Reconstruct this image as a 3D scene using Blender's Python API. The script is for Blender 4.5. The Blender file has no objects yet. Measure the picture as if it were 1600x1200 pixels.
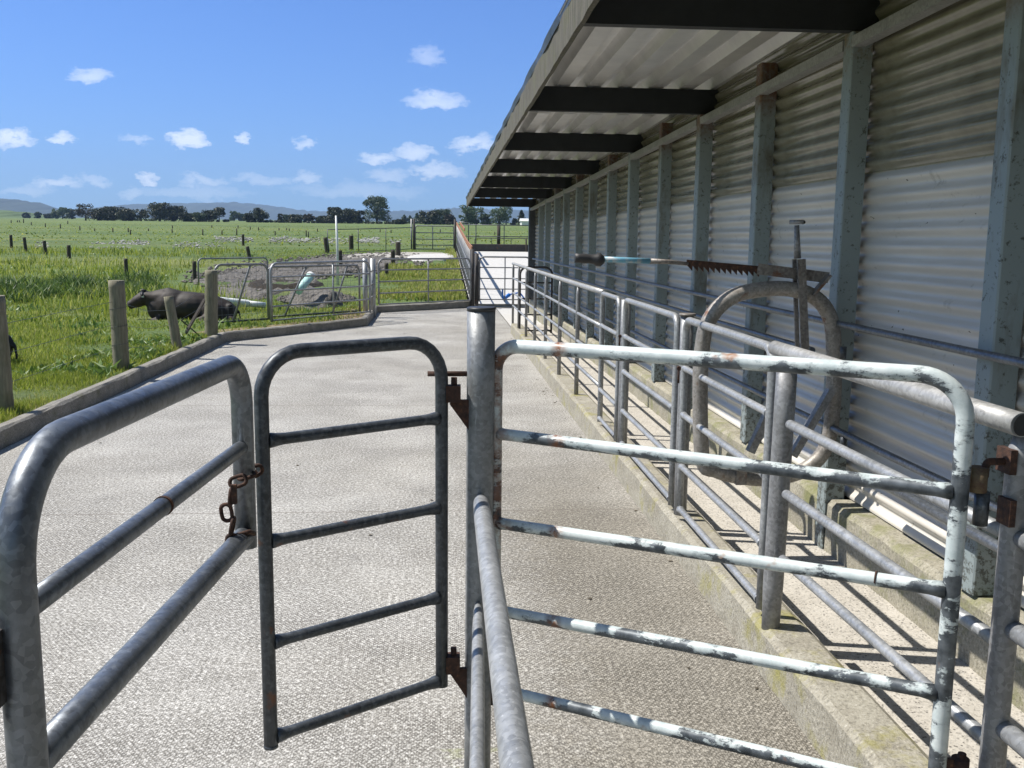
import bpy, math, random
import numpy as np
from mathutils import Vector, Matrix, noise as mnoise

scene = bpy.context.scene
COL = scene.collection

# ------------------------------------------------------------------ camera
F_PX, CAM_H = 1500.0, 1.6
def _n(v): return v / np.linalg.norm(v)
def _cr(x, y): return np.array([(x - 800) / F_PX, -(y - 600) / F_PX, -1.0])
_Y = _n(_cr(690, 374)); _Z = _n(np.cross(np.array([1, -.0107, 0]), _Y)); _X = np.cross(_Y, _Z)
RW = np.array([_X, _Y, _Z])            # camera -> world rotation
CAM = np.array([0, 0, CAM_H])
cam_d = bpy.data.cameras.new("camera"); cam = bpy.data.objects.new("camera", cam_d); COL.objects.link(cam)
cam_d.sensor_width = 36; cam_d.lens = 36 * F_PX / 1600
cam_d.clip_start = .05; cam_d.clip_end = 20000
cam.matrix_world = Matrix(((RW[0][0], RW[0][1], RW[0][2], 0), (RW[1][0], RW[1][1], RW[1][2], 0), (RW[2][0], RW[2][1], RW[2][2], CAM_H), (0, 0, 0, 1)))
scene.camera = cam

# ------------------------------------------------------------------ light
SUN_TO = Vector((1.0, -.2, -1.50)).normalized()
sun_d = bpy.data.lights.new("sun", 'SUN'); sun_d.energy = 5.0; sun_d.angle = math.radians(.5); sun_d.color = (1, .95, .87)
sun = bpy.data.objects.new("sun", sun_d); COL.objects.link(sun)
sun.rotation_euler = SUN_TO.to_track_quat('-Z', 'Y').to_euler()
world = bpy.data.worlds.new("World"); scene.world = world; world.use_nodes = True
scene.view_settings.view_transform = 'Standard'; scene.view_settings.look = 'None'
scene.view_settings.exposure = .55; scene.view_settings.gamma = 1
scene.cycles.use_denoising = True
scene.cycles.max_bounces = 8; scene.cycles.volume_bounces = 0; scene.cycles.caustics_reflective = False; scene.cycles.caustics_refractive = False
scene.cycles.sample_clamp_indirect = 6

def un(x, y, **k):
    """photo pixel -> world point on a plane X=, Y= or Z="""
    r = RW @ _cr(x, y); a, v = list(k.items())[0]; i = 'XYZ'.index(a)
    p = CAM + r * (v - CAM[i]) / r[i]
    return Vector(p)

def build_world():
    nt = world.node_tree; N = nt.nodes; L = nt.links; N.clear()
    out = N.new('ShaderNodeOutputWorld'); bg = N.new('ShaderNodeBackground'); L.new(bg.outputs[0], out.inputs[0])
    bg.inputs['Strength'].default_value = .1
    sky = N.new('ShaderNodeTexSky'); sky.sky_type = 'NISHITA'; sky.sun_disc = False
    d = -SUN_TO
    sky.sun_elevation = math.asin(d.z); sky.sun_rotation = math.atan2(d.x, d.y)
    sky.altitude = 0; sky.air_density = 1.0; sky.dust_density = .4; sky.ozone_density = 2.2
    tc = N.new('ShaderNodeTexCoord'); sep = N.new('ShaderNodeSeparateXYZ'); L.new(tc.outputs['Generated'], sep.inputs[0])
    def M(op, a, b=None, c=None, clamp=False):
        m = N.new('ShaderNodeMath'); m.operation = op; m.use_clamp = clamp
        for i, v in enumerate((a, b, c)):
            if v is None: continue
            if isinstance(v, (int, float)): m.inputs[i].default_value = v
            else: L.new(v, m.inputs[i])
        return m.outputs[0]
    ya = M('MAXIMUM', sep.outputs['Y'], .02)
    u = M('DIVIDE', sep.outputs['X'], ya); v = M('DIVIDE', sep.outputs['Z'], ya)
    comb = N.new('ShaderNodeCombineXYZ'); L.new(u, comb.inputs[0]); L.new(M('MULTIPLY', v, 1.8), comb.inputs[1])
    nz = N.new('ShaderNodeTexNoise'); nz.inputs['Scale'].default_value = 38; nz.inputs['Detail'].default_value = 9; nz.inputs['Roughness'].default_value = .6
    L.new(comb.outputs[0], nz.inputs['Vector'])
    nz2 = N.new('ShaderNodeTexNoise'); nz2.inputs['Scale'].default_value = 130; nz2.inputs['Detail'].default_value = 7; nz2.inputs['Roughness'].default_value = .65
    L.new(comb.outputs[0], nz2.inputs['Vector'])
    wob = M('MULTIPLY', M('SUBTRACT', nz.outputs['Fac'], .5), .034)
    wob2 = M('MULTIPLY', M('SUBTRACT', nz2.outputs['Fac'], .5), .028)
    uu = M('ADD', u, wob2); vv = M('ADD', v, wob)
    clouds = [(20, 218, 42, 20, 1.1), (96, 217, 28, 14, .95), (143, 121, 44, 16, .55), (212, 219, 32, 12, .4), (295, 220, 42, 22, 1.2),
              (379, 219, 15, 12, .8), (478, 223, 24, 13, .6), (668, 92, 34, 26, .28), (680, 160, 66, 22, .6), (742, 228, 52, 18, .75),
              (592, 250, 40, 15, .8), (650, 240, 46, 18, .75), (680, 270, 58, 18, .75), (605, 276, 44, 14, .45), (232, 281, 22, 13, .9),
              (90, 287, 48, 14, .7), (150, 283, 30, 12, .45), (318, 284, 48, 13, .5), (410, 283, 60, 14, .35), (480, 280, 28, 14, .5),
              (208, 305, 26, 11, .35), (40, 300, 60, 14, .3), (300, 303, 120, 16, .25), (560, 300, 140, 18, .25), (-200, 150, 90, 30, .8),
              (1000, 150, 120, 30, .8), (1500, 60, 160, 50, .8)]
    acc = None
    for (px, py, w, h, s) in clouds:
        r = RW @ _cr(px, py); cu, cv = r[0] / r[1], r[2] / r[1]
        du = M('MULTIPLY', M('SUBTRACT', uu, cu), F_PX / (w * .82)); dv = M('MULTIPLY', M('SUBTRACT', vv, cv), F_PX / (h * .88))
        # flatter underside
        dv = M('MULTIPLY', dv, M('ADD', 1.0, M('MULTIPLY', M('LESS_THAN', dv, 0.0), .5)))
        d2 = M('ADD', M('MULTIPLY', du, du), M('MULTIPLY', dv, dv))
        c = M('MULTIPLY', M('SUBTRACT', 1.0, d2, None, True), s)
        acc = c if acc is None else M('MAXIMUM', acc, c)
    den = M('MULTIPLY', acc, M('MULTIPLY', M('SUBTRACT', M('ADD', nz.outputs['Fac'], M('MULTIPLY', nz2.outputs['Fac'], .8)), .62), 5.0, None, True), None, True)
    den = M('POWER', den, .8)
    den = M('MULTIPLY', den, .8)
    mix = N.new('ShaderNodeMix'); mix.data_type = 'RGBA'; tint = N.new('ShaderNodeMix'); tint.data_type = 'RGBA'; tint.blend_type = 'MULTIPLY'; tint.inputs[0].default_value = 1
    L.new(sky.outputs[0], tint.inputs[6])
    # unseen sky overhead and behind whitened so shade is less blue; deeper blue ahead
    hi = M('MULTIPLY', M('SUBTRACT', sep.outputs['Z'], .30), 3.0, None, True)
    back = M('MULTIPLY', M('SUBTRACT', .25, sep.outputs['Y']), 2.0, None, True)
    tm = N.new('ShaderNodeMix'); tm.data_type = 'RGBA'; L.new(M('MAXIMUM', hi, back), tm.inputs[0])
    tm.inputs[6].default_value = (.375, .605, 1.06, 1); tm.inputs[7].default_value = (.86, .86, .82, 1)
    L.new(tm.outputs[2], tint.inputs[7])
    L.new(den, mix.inputs[0]); L.new(tint.outputs[2], mix.inputs[6])
    mix.inputs[7].default_value = (9.3, 9.6, 10.0, 1)
    L.new(mix.outputs[2], bg.inputs['Color'])
build_world()

# ------------------------------------------------------------------ mesh helpers
class MB:
    def __init__(s): s.v = []; s.f = []; s.sm = []
    def add(s, vs, fs, smooth=False):
        o = len(s.v); s.v += [tuple(v) for v in vs]; s.f += [tuple(i + o for i in f) for f in fs]; s.sm += [smooth] * len(fs); return s
    def box(s, lo, hi):
        (a, b, c), (d, e, f) = lo, hi
        return s.add([(a,b,c),(d,b,c),(d,e,c),(a,e,c),(a,b,f),(d,b,f),(d,e,f),(a,e,f)],
                     [(0,3,2,1),(4,5,6,7),(0,1,5,4),(1,2,6,5),(2,3,7,6),(3,0,4,7)])
    def bar(s, p, q, w, h, up=(0, 0, 1)):
        p, q = Vector(p), Vector(q); d = (q - p).normalized(); u = Vector(up); sd = d.cross(u)
        if sd.length < 1e-4: sd = d.cross(Vector((1, 0, 0)))
        sd.normalize(); u = sd.cross(d).normalized(); sd *= w / 2; u *= h / 2
        vs = [p - sd - u, p + sd - u, p + sd + u, p - sd + u, q - sd - u, q + sd - u, q + sd + u, q - sd + u]
        return s.add(vs, [(0,1,2,3),(7,6,5,4),(0,4,5,1),(1,5,6,2),(2,6,7,3),(3,7,4,0)])
    def tube(s, path, r, seg=14, caps=True, closed=False, flat=None):
        P = [Vector(p) for p in path]; n = len(P); R = r if isinstance(r, (list, tuple)) else [r] * n
        vs = []; prev = None
        for i in range(n):
            a = P[(i - 1) % n] if (i or closed) else P[0]; b = P[(i + 1) % n] if (i < n - 1 or closed) else P[-1]
            d = (b - a).normalized()
            if prev is None:
                t = Vector((0, 0, 1)) if abs(d.z) < .9 else Vector((1, 0, 0)); u = d.cross(t).normalized()
            else: u = (prev - d * prev.dot(d)).normalized()
            prev = u; w = d.cross(u)
            for k in range(seg):
                t = 2 * math.pi * k / seg
                vs.append(P[i] + (u * math.cos(t) + w * math.sin(t)) * R[i])
        fs = []
        m = n if closed else n - 1
        for i in range(m):
            for k in range(seg):
                a = i * seg + k; b = i * seg + (k + 1) % seg; j = ((i + 1) % n) * seg
                fs.append((a, b, j + (k + 1) % seg, j + k))
        s.add(vs, fs, True)
        if caps and not closed:
            o = len(s.v) - n * seg
            s.f.append(tuple(o + k for k in range(seg))[::-1]); s.sm.append(False)
            s.f.append(tuple(o + (n - 1) * seg + k for k in range(seg))); s.sm.append(False)
        return s
    def build(s, name, mat, parent=None, loc=None):
        off = Vector(parent.get('_w', (0, 0, 0))) if parent is not None else (Vector(loc) if loc is not None else Vector((0, 0, 0)))
        me = bpy.data.meshes.new(name)
        me.from_pydata([(v[0] - off.x, v[1] - off.y, v[2] - off.z) for v in s.v], [], s.f)
        me.polygons.foreach_set('use_smooth', s.sm); me.update()
        me.materials.append(mat)
        o = bpy.data.objects.new(name, me); COL.objects.link(o)
        if parent is not None: o.parent = parent; o['_w'] = tuple(off)
        elif loc is not None: o.location = off
        return o

def tag(o, label=None, cat=None, group=None, kind=None):
    if label: o['label'] = label
    if cat: o['category'] = cat
    if group: o['group'] = group
    if kind: o['kind'] = kind
    return o
def thing(name, loc, label, cat, group=None):
    o = bpy.data.objects.new(name, None); COL.objects.link(o); o.location = loc; o['_w'] = tuple(loc)
    o.empty_display_size = .2
    return tag(o, label, cat, group)
def fillet(pts, rad, n=7):
    P = [Vector(p) for p in pts]; R = rad if isinstance(rad, (list, tuple)) else [rad] * len(P)
    out = [P[0]]
    for i in range(1, len(P) - 1):
        a = (P[i - 1] - P[i]); b = (P[i + 1] - P[i]); r = R[i]
        if r <= 0: out.append(P[i]); continue
        ang = a.angle(b); t = min(r / math.tan(ang / 2), a.length * .49, b.length * .49); rr = t * math.tan(ang / 2)
        a.normalize(); b.normalize(); c = P[i] + (a + b).normalized() * (rr / math.sin(ang / 2))
        s0 = P[i] + a * t - c; s1 = P[i] + b * t - c; th = s0.angle(s1)
        for k in range(n + 1):
            q = k / n; out.append(c + (s0 * math.sin((1 - q) * th) + s1 * math.sin(q * th)) / math.sin(th))
    out.append(P[-1]); return out
def sub(path, step=.25):
    out = [Vector(path[0])]
    for a, b in zip(path[:-1], path[1:]):
        a, b = Vector(a), Vector(b); n = max(1, int((b - a).length / step))
        for k in range(1, n + 1): out.append(a.lerp(b, k / n))
    return out
def np_mesh(name, V, Fc, mat, smooth=False):
    me = bpy.data.meshes.new(name); V = np.asarray(V, dtype=np.float32); Fc = np.asarray(Fc, dtype=np.int32); k = Fc.shape[1]
    me.vertices.add(len(V)); me.vertices.foreach_set('co', V.ravel())
    me.loops.add(Fc.size); me.loops.foreach_set('vertex_index', Fc.ravel())
    me.polygons.add(len(Fc)); me.polygons.foreach_set('loop_start', np.arange(0, Fc.size, k, dtype=np.int32))
    me.polygons.foreach_set('use_smooth', np.full(len(Fc), smooth))
    me.update(calc_edges=True); me.validate(); me.materials.append(mat)
    o = bpy.data.objects.new(name, me); COL.objects.link(o); return o

# ------------------------------------------------------------------ materials
class NM:
    def __init__(s, name):
        s.m = bpy.data.materials.new(name); s.m.use_nodes = True; s.nt = s.m.node_tree; s.N = s.nt.nodes; s.L = s.nt.links
        s.b = s.N['Principled BSDF']; s.tc = s.N.new('ShaderNodeTexCoord'); s.geo = None
    def set(s, k, v):
        if isinstance(v, (int, float)): s.b.inputs[k].default_value = v
        elif isinstance(v, tuple): s.b.inputs[k].default_value = (*v, 1) if len(v) == 3 else v
        else: s.L.new(v, s.b.inputs[k])
        return s
    def pos(s):
        if s.geo is None: s.geo = s.N.new('ShaderNodeNewGeometry')
        return s.geo.outputs['Position']
    def map(s, scale=(1, 1, 1), rot=(0, 0, 0), src=None):
        m = s.N.new('ShaderNodeMapping'); s.L.new(src or s.pos(), m.inputs[0]); m.inputs['Scale'].default_value = scale; m.inputs['Rotation'].default_value = rot
        return m.outputs[0]
    def noise(s, scale, detail=4, rough=.55, vec=None, dist=0):
        n = s.N.new('ShaderNodeTexNoise'); n.inputs['Scale'].default_value = scale; n.inputs['Detail'].default_value = detail
        n.inputs['Roughness'].default_value = rough; n.inputs['Distortion'].default_value = dist
        s.L.new(vec or s.pos(), n.inputs['Vector']); return n.outputs['Fac']
    def voro(s, scale, vec=None, feat='F1', out='Distance'):
        n = s.N.new('ShaderNodeTexVoronoi'); n.inputs['Scale'].default_value = scale; n.feature = feat
        s.L.new(vec or s.pos(), n.inputs['Vector']); return n.outputs[out]
    def wave(s, scale, vec=None, dist=0, dscale=1, detail=2, axis='X'):
        n = s.N.new('ShaderNodeTexWave'); n.inputs['Scale'].default_value = scale; n.inputs['Distortion'].default_value = dist
        n.inputs['Detail Scale'].default_value = dscale; n.inputs['Detail'].default_value = detail; n.bands_direction = axis
        s.L.new(vec or s.pos(), n.inputs['Vector']); return n.outputs['Fac']
    def ramp(s, fac, stops):
        r = s.N.new('ShaderNodeValToRGB'); s.L.new(fac, r.inputs[0]); el = r.color_ramp.elements
        while len(el) < len(stops): el.new(.5)
        for e, (p, c) in zip(el, stops): e.position = p; e.color = (c, c, c, 1) if isinstance(c, (int, float)) else (*c, 1)
        return r.outputs[0]
    def mix(s, fac, a, b, mode='MIX'):
        m = s.N.new('ShaderNodeMix'); m.data_type = 'RGBA'; m.blend_type = mode
        for i, v in ((0, fac), (6, a), (7, b)):
            if isinstance(v, (int, float)): m.inputs[i].default_value = v
            elif isinstance(v, tuple): m.inputs[i].default_value = (*v, 1)
            else: s.L.new(v, m.inputs[i])
        return m.outputs[2]
    def math(s, op, a, b=None, clamp=False):
        m = s.N.new('ShaderNodeMath'); m.operation = op; m.use_clamp = clamp
        for i, v in enumerate((a, b)):
            if v is None: continue
            if isinstance(v, (int, float)): m.inputs[i].default_value = v
            else: s.L.new(v, m.inputs[i])
        return m.outputs[0]
    def bump(s, h, strength=.5, dist=.01):
        b = s.N.new('ShaderNodeBump'); b.inputs['Strength'].default_value = strength; b.inputs['Distance'].default_value = dist
        s.L.new(h, b.inputs['Height']); s.L.new(b.outputs[0], s.b.inputs['Normal']); return s
    def rand(s):
        if s.geo is None: s.geo = s.N.new('ShaderNodeNewGeometry')
        return s.geo.outputs['Random Per Island']

def m_galv(name, base=(.19, .208, .232), dark=(.095, .105, .118), metallic=.7, rough=.40, rust=.0):
    m = NM(name)
    n1 = m.noise(7, 4); n2 = m.noise(60, 3, .6); sp = m.noise(240, 2)
    c = m.mix(m.ramp(n1, [(.3, 0), (.7, 1)]), dark, base)
    c = m.mix(m.ramp(n2, [(.5, 0), (.75, .22)]), c, (.42, .45, .48))
    c = m.mix(m.ramp(sp, [(.64, 0), (.72, .5)]), c, (.09, .09, .095))
    vc = m.voro(95, out='Color'); c = m.mix(.22, c, m.mix(m.ramp(vc, [(.2, 0), (.8, 1)]), dark, tuple(min(1, x * 1.9) for x in base)))
    scr = m.noise(26, 6, .75, vec=m.map((3, 3, .35)))
    c = m.mix(m.ramp(scr, [(.60, 0), (.68, .45)]), c, tuple(min(1, x * 2.1) for x in base))
    c = m.mix(m.ramp(scr, [(.30, .4), (.38, 0)]), c, tuple(x * .6 for x in dark))
    if rust:
        rn = m.noise(9, 5, .65)
        c = m.mix(m.ramp(rn, [(.66 - rust, 0), (.74 - rust, .85)]), c, (.16, .065, .03))
    m.set('Base Color', c).set('Metallic', metallic)
    m.set('Roughness', m.ramp(n2, [(.2, rough - .08), (.8, rough + .14)]))
    m.bump(m.noise(90, 3), .15, .002)
    return m.m
GALV = m_galv('galvanised_steel')
GALV_L = m_galv('sunlit_tone_steel', (.36, .37, .38), (.20, .21, .22), .4, .42)  # lighter copy of the steel, sunlit tops put into its colour
GALV_P = m_galv('pale_worn_pipe', (.37, .37, .365), (.24, .24, .235), .3, .45)
GALV_OLD = m_galv('weathered_galvanised_steel', (.27, .275, .28), (.14, .14, .145), .35, .48)
GALV_DK = m_galv('dull_dark_steel', (.07, .08, .092), (.03, .034, .04), .4, .42, .02)
STEEL_BROWN = m_galv('grimy_old_steel', (.26, .24, .22), (.1, .085, .075), .35, .55, .08)
DARKIRON = m_galv('dark_rusty_iron', (.045, .04, .038), (.02, .018, .018), .1, .7, .05)

def m_rust():
    m = NM('rust'); n = m.noise(70, 5, .7)
    m.set('Base Color', m.ramp(n, [(.3, (.02, .011, .009)), (.55, (.06, .028, .018)), (.75, (.17, .075, .035))])).set('Roughness', .85)
    m.bump(n, .6, .004); return m.m
RUST = m_rust()

def m_chip():
    m = NM('chipped_pale_paint')
    v = m.pos()
    a = m.noise(7, 4, vec=v); b = m.noise(34, 7, .66, vec=m.map((.45, .7, 1.5)))
    f = m.math('ADD', m.math('MULTIPLY', a, .75), m.math('MULTIPLY', b, .5))
    # paint worn away more towards the right-hand end of the gate; barer on undersides
    sp = m.N.new('ShaderNodeSeparateXYZ'); m.L.new(v, sp.inputs[0])
    wear = m.math('MULTIPLY', m.math('SUBTRACT', sp.outputs[0], .7), .05)
    low = m.math('MULTIPLY', m.math('SUBTRACT', 1.28, sp.outputs[2], True), .045)
    sn = m.N.new('ShaderNodeSeparateXYZ'); m.L.new(m.geo.outputs['Normal'], sn.inputs[0])
    under = m.math('MULTIPLY', sn.outputs[2], -.085)      # barer on downward faces, more paint on upward ones
    f = m.math('ADD', m.math('ADD', m.math('ADD', f, wear), low), under)
    f = m.math('ADD', f, m.math('MULTIPLY', m.math('SUBTRACT', m.noise(170, 4, .7), .5), .13))
    msk = m.ramp(f, [(.66, 0), (.675, 1)])
    paint = m.mix(m.ramp(m.noise(20, 6, .7), [(.3, 0), (.65, 1)]), (.40, .47, .48), (.64, .69, .69))
    bare = m.mix(m.ramp(m.noise(30, 4), [(.35, 0), (.7, 1)]), (.05, .06, .07), (.17, .19, .21))
    c = m.mix(m.ramp(f, [(.615, 0), (.655, .75)]), paint, (.30, .34, .35)); c = m.mix(msk, c, bare)
    rn = m.noise(6.5, 4, .6); r2 = m.noise(38, 5, .7)
    c = m.mix(m.ramp(rn, [(.66, 0), (.71, .9)]), c, (.3, .13, .05))
    band = m.math('SUBTRACT', 1.0, m.math('MULTIPLY', m.math('ABSOLUTE', m.math('SUBTRACT', sp.outputs[0], .31)), 38.0), True)
    endr = m.math('MULTIPLY', m.math('SUBTRACT', .205, sp.outputs[0]), 30.0, True)
    both = m.math('MULTIPLY', m.math('MAXIMUM', band, m.math('MULTIPLY', endr, .6)), m.ramp(r2, [(.38, 0), (.56, 1)]))
    c = m.mix(both, c, (.22, .085, .035))      # weld rust close to the latch post
    m.set('Base Color', c).set('Roughness', m.ramp(msk, [(0, .35), (1, .5)])).set('Metallic', m.math('MULTIPLY', msk, .4))
    m.bump(m.math('SUBTRACT', 1.0, msk), .35, .0015); return m.m
CHIP = m_chip()

def m_stud(name, rusty=.0):
    m = NM(name)
    n = m.noise(3, 3); sp = m.noise(34, 6, .75); big = m.noise(2.2, 5, .7, vec=m.map((2, 2, .7)))
    sx = m.N.new('ShaderNodeSeparateXYZ'); m.L.new(m.pos(), sx.inputs[0])
    low = m.math('MULTIPLY', m.math('SUBTRACT', 1.1, sx.outputs[2], True), .11)
    c = m.mix(n, (.215, .262, .272), (.27, .318, .325))
    c = m.mix(m.ramp(m.math('ADD', sp, low), [(.57, 0), (.64, .85)]), c, (.05, .05, .04))
    c = m.mix(m.ramp(big, [(.58 - rusty, 0), (.72 - rusty, .75)]), c, (.12, .105, .075))
    if rusty: 
        top = m.ramp(m.math('MULTIPLY', sx.outputs[2], .4), [(.93, 0), (1.0, 1)])
        c = m.mix(m.math('MULTIPLY', top, m.ramp(sp, [(.35, .3), (.6, 1)])), c, (.12, .04, .02))
    wz = m.math('MULTIPLY', m.math('SUBTRACT', sx.outputs[2], 2.36), 5.0, True)
    c = m.mix(m.math('MULTIPLY', wz, m.ramp(m.noise(18, 5, .7), [(.45, 0), (.62, .9)])), c, (.16, .09, .03))
    m.set('Base Color', c).set('Roughness', .55)
    m.bump(sp, .2, .002); return m.m
STUD = m_stud('pale_blue_painted_steel'); STUD_R = m_stud('pale_blue_rusty_steel', .06)

def m_clad():
    m = NM('corrugated_pale_cladding')
    d = m.noise(2.0, 5, .65, vec=m.map((1, .5, 3))); st = m.noise(9, 6, .7)
    sx = m.N.new('ShaderNodeSeparateXYZ'); m.L.new(m.pos(), sx.inputs[0])
    c = m.mix(m.ramp(d, [(.3, 0), (.75, 1)]), (.66, .63, .575), (.52, .49, .44))
    c = m.mix(m.ramp(st, [(.62, 0), (.72, .5)]), c, (.25, .22, .17))
    sc = m.noise(55, 2, vec=m.map((1, .35, .35)))
    c = m.mix(m.ramp(sc, [(.73, 0), (.75, .85)]), c, (.08, .065, .05))
    m.set('Base Color', c).set('Roughness', .27); return m.m
CLAD = m_clad()
def m_clear():
    m = NM('grimy_fibreglass_cladding')
    d = m.noise(4, 5, .65, vec=m.map((1, 1.4, .6))); st = m.noise(16, 3, .6, vec=m.map((1, .25, 2.5)))
    c = m.mix(m.ramp(d, [(.3, 0), (.7, 1)]), (.15, .14, .10), (.23, .215, .155))
    c = m.mix(m.ramp(st, [(.45, 0), (.8, .5)]), c, (.3, .29, .24))
    m.set('Base Color', c).set('Roughness', .2).set('IOR', 1.55); return m.m
CLEAR = m_clear()
def m_simple(name, c1, c2, scale=8, rough=.7, metallic=0, bump=.2, bscale=60, bd=.003):
    m = NM(name); m.set('Base Color', m.mix(m.ramp(m.noise(scale, 5, .65), [(.3, 0), (.7, 1)]), c1, c2)).set('Roughness', rough).set('Metallic', metallic)
    m.bump(m.noise(bscale, 4), bump, bd); return m.m
ROOF = m_simple('zinc_roof_sheet', (.55, .545, .53), (.72, .71, .68), 3, .34, .4, .05)
RAFTER = m_simple('dark_painted_rafter', (.006, .008, .009), (.012, .015, .016), 8, .7)
RUBBER = m_simple('black_rubber', (.015, .015, .016), (.03, .03, .032), 20, .55)
CAPMAT = m_simple('black_plastic_cap', (.02, .021, .023), (.03, .03, .032), 20, .45)
BLUEPAINT = NM('worn_blue_paint'); BLUEPAINT.set('Base Color', BLUEPAINT.mix(BLUEPAINT.ramp(BLUEPAINT.noise(30, 5), [(.5, 0), (.62, 1)]), (.13, .33, .45), (.36, .42, .44))).set('Roughness', .45); BLUEPAINT = BLUEPAINT.m
BLUEPL = m_simple('blue_plastic', (.01, .12, .5), (.02, .2, .65), 20, .4)
TEAL = m_simple('pale_teal_plastic', (.35, .6, .55), (.5, .7, .66), 10, .5)
WHITEPL = m_simple('white_plastic', (.7, .72, .72), (.8, .81, .8), 10, .45)
ORANGE = m_simple('orange_weathered_timber', (.26, .11, .055), (.36, .18, .10), 10, .7)
COWMAT = NM('dark_cow_hide'); COWMAT.set('Base Color', COWMAT.mix(COWMAT.ramp(COWMAT.noise(3, 3), [(.35, 0), (.7, 1)]), (.009, .006, .005), (.030, .019, .015))).set('Roughness', .68); COWMAT.bump(COWMAT.noise(120, 3), .2, .004); COWMAT = COWMAT.m
BLACKCOW = m_simple('black_cow_hide', (.004, .004, .004), (.009, .008, .008), 5, .6)

def m_wood(name, a, b, moss=.4):
    m = NM(name); g = m.noise(6, 6, .7, vec=m.map((9, 9, .8))); n = m.noise(5, 4)
    c = m.mix(m.ramp(g, [(.3, 0), (.7, 1)]), a, b)
    c = m.mix(m.ramp(n, [(.5, 0), (.7, moss)]), c, (.09, .10, .035))
    m.set('Base Color', c).set('Roughness', .9); m.bump(g, .7, .01); return m.m
POSTW = m_wood('weathered_post_timber', (.13, .12, .085), (.27, .25, .18))
DKWOOD = m_wood('dark_damp_timber', (.03, .025, .02), (.075, .065, .05), .2)
PLANK = m_wood('grey_brown_plank', (.06, .05, .045), (.15, .13, .11), .1)
FASCIA = m_wood('lichen_grey_fascia', (.035, .033, .026), (.15, .14, .11), .4)

def m_yard():
    m = NM('imprinted_yard_concrete')
    v1 = m.map((1, 1, 1), (0, 0, math.radians(38))); v2 = m.map((1, 1, 1), (0, 0, math.radians(-38)))
    w1 = m.wave(24, v1, 1.2, 2, 1); w2 = m.wave(24, v2, 1.2, 2, 1)
    grid = m.math('MULTIPLY', m.ramp(w1, [(.22, 0), (.5, 1)]), m.ramp(w2, [(.22, 0), (.5, 1)]))
    patch = m.ramp(m.noise(1.3, 4, .6), [(.3, .3), (.6, 1)])
    fine = m.noise(140, 4, .7); mid = m.noise(14, 5, .65)
    band = m.noise(5, 5, .6, vec=m.map((.16, 1, 1)))
    big = m.noise(.55, 4, .6)
    c = m.mix(m.ramp(mid, [(.3, 0), (.7, 1)]), (.355, .345, .325), (.49, .48, .46))
    c = m.mix(m.ramp(band, [(.35, 0), (.7, .4)]), c, (.54, .53, .495))
    c = m.mix(m.ramp(big, [(.42, 0), (.62, .6)]), c, (.27, .25, .21))
    pits = m.math('MULTIPLY', m.math('SUBTRACT', 1.0, grid), patch)
    c = m.mix(m.math('MULTIPLY', pits, .9), c, (.12, .11, .095))
    c = m.mix(m.ramp(fine, [(.52, 0), (.64, .6)]), c, (.78, .76, .71))
    c = m.mix(m.ramp(fine, [(.36, .75), (.47, 0)]), c, (.12, .11, .095))
    gr = m.noise(62, 5, .78)
    c = m.mix(m.ramp(gr, [(.52, 0), (.62, .65)]), c, (.78, .77, .74))
    c = m.mix(m.ramp(gr, [(.38, .85), (.50, 0)]), c, (.115, .11, .10))
    lg = m.noise(24, 6, .75, vec=m.map((.5, 1.6, 1)))
    c = m.mix(m.ramp(lg, [(.34, .5), (.46, 0)]), c, (.20, .19, .175))
    blot = m.noise(2.6, 6, .75)
    c = m.mix(m.ramp(blot, [(.60, 0), (.72, .45)]), c, (.17, .165, .155))
    ob = m.noise(9, 4, .6, vec=m.map((1, 1.6, 1)))
    c = m.mix(m.ramp(ob, [(.68, 0), (.76, .5)]), c, (.13, .11, .09))
    spx = m.N.new('ShaderNodeSeparateXYZ'); m.L.new(m.pos(), spx.inputs[0])
    tx = m.math('MULTIPLY', m.math('SUBTRACT', m.math('ADD', spx.outputs[0], m.math('MULTIPLY', mid, .8)), .45), 1.8, True)
    ty = m.math('MULTIPLY', m.math('SUBTRACT', m.math('ADD', 6.2, m.math('MULTIPLY', big, 5.0)), spx.outputs[1]), .3, True)
    c = m.mix(m.math('MULTIPLY', m.math('MULTIPLY', tx, ty), .95), c, (.64, .61, .55), 'MULTIPLY')   # trodden manure film in front of the race
    al = m.noise(3.2, 5, .7)                       # green algae close to the posts and kerb
    sp = m.N.new('ShaderNodeSeparateXYZ'); m.L.new(m.pos(), sp.inputs[0])
    near = m.math('MULTIPLY', m.math('LESS_THAN', sp.outputs[1], 2.85), m.math('MULTIPLY', m.math('GREATER_THAN', sp.outputs[0], -.12), m.math('LESS_THAN', sp.outputs[0], .22)))
    c = m.mix(m.math('MULTIPLY', near, m.ramp(al, [(.5, 0), (.62, .55)])), c, (.28, .31, .10))
    jx = m.math('ABSOLUTE', m.math('SUBTRACT', m.math('FRACT', m.math('MULTIPLY', sp.outputs[1], .27)), .5))
    c = m.mix(m.ramp(jx, [(.0, .7), (.0016, 0)]), c, (.16, .14, .12))
    m.set('Base Color', c).set('Roughness', .88)
    h = m.math('ADD', m.math('MULTIPLY', m.math('MULTIPLY', grid, patch), .8), m.math('MULTIPLY', fine, .7))
    m.bump(h, .75, .004); return m.m
YARD = m_yard()
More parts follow.
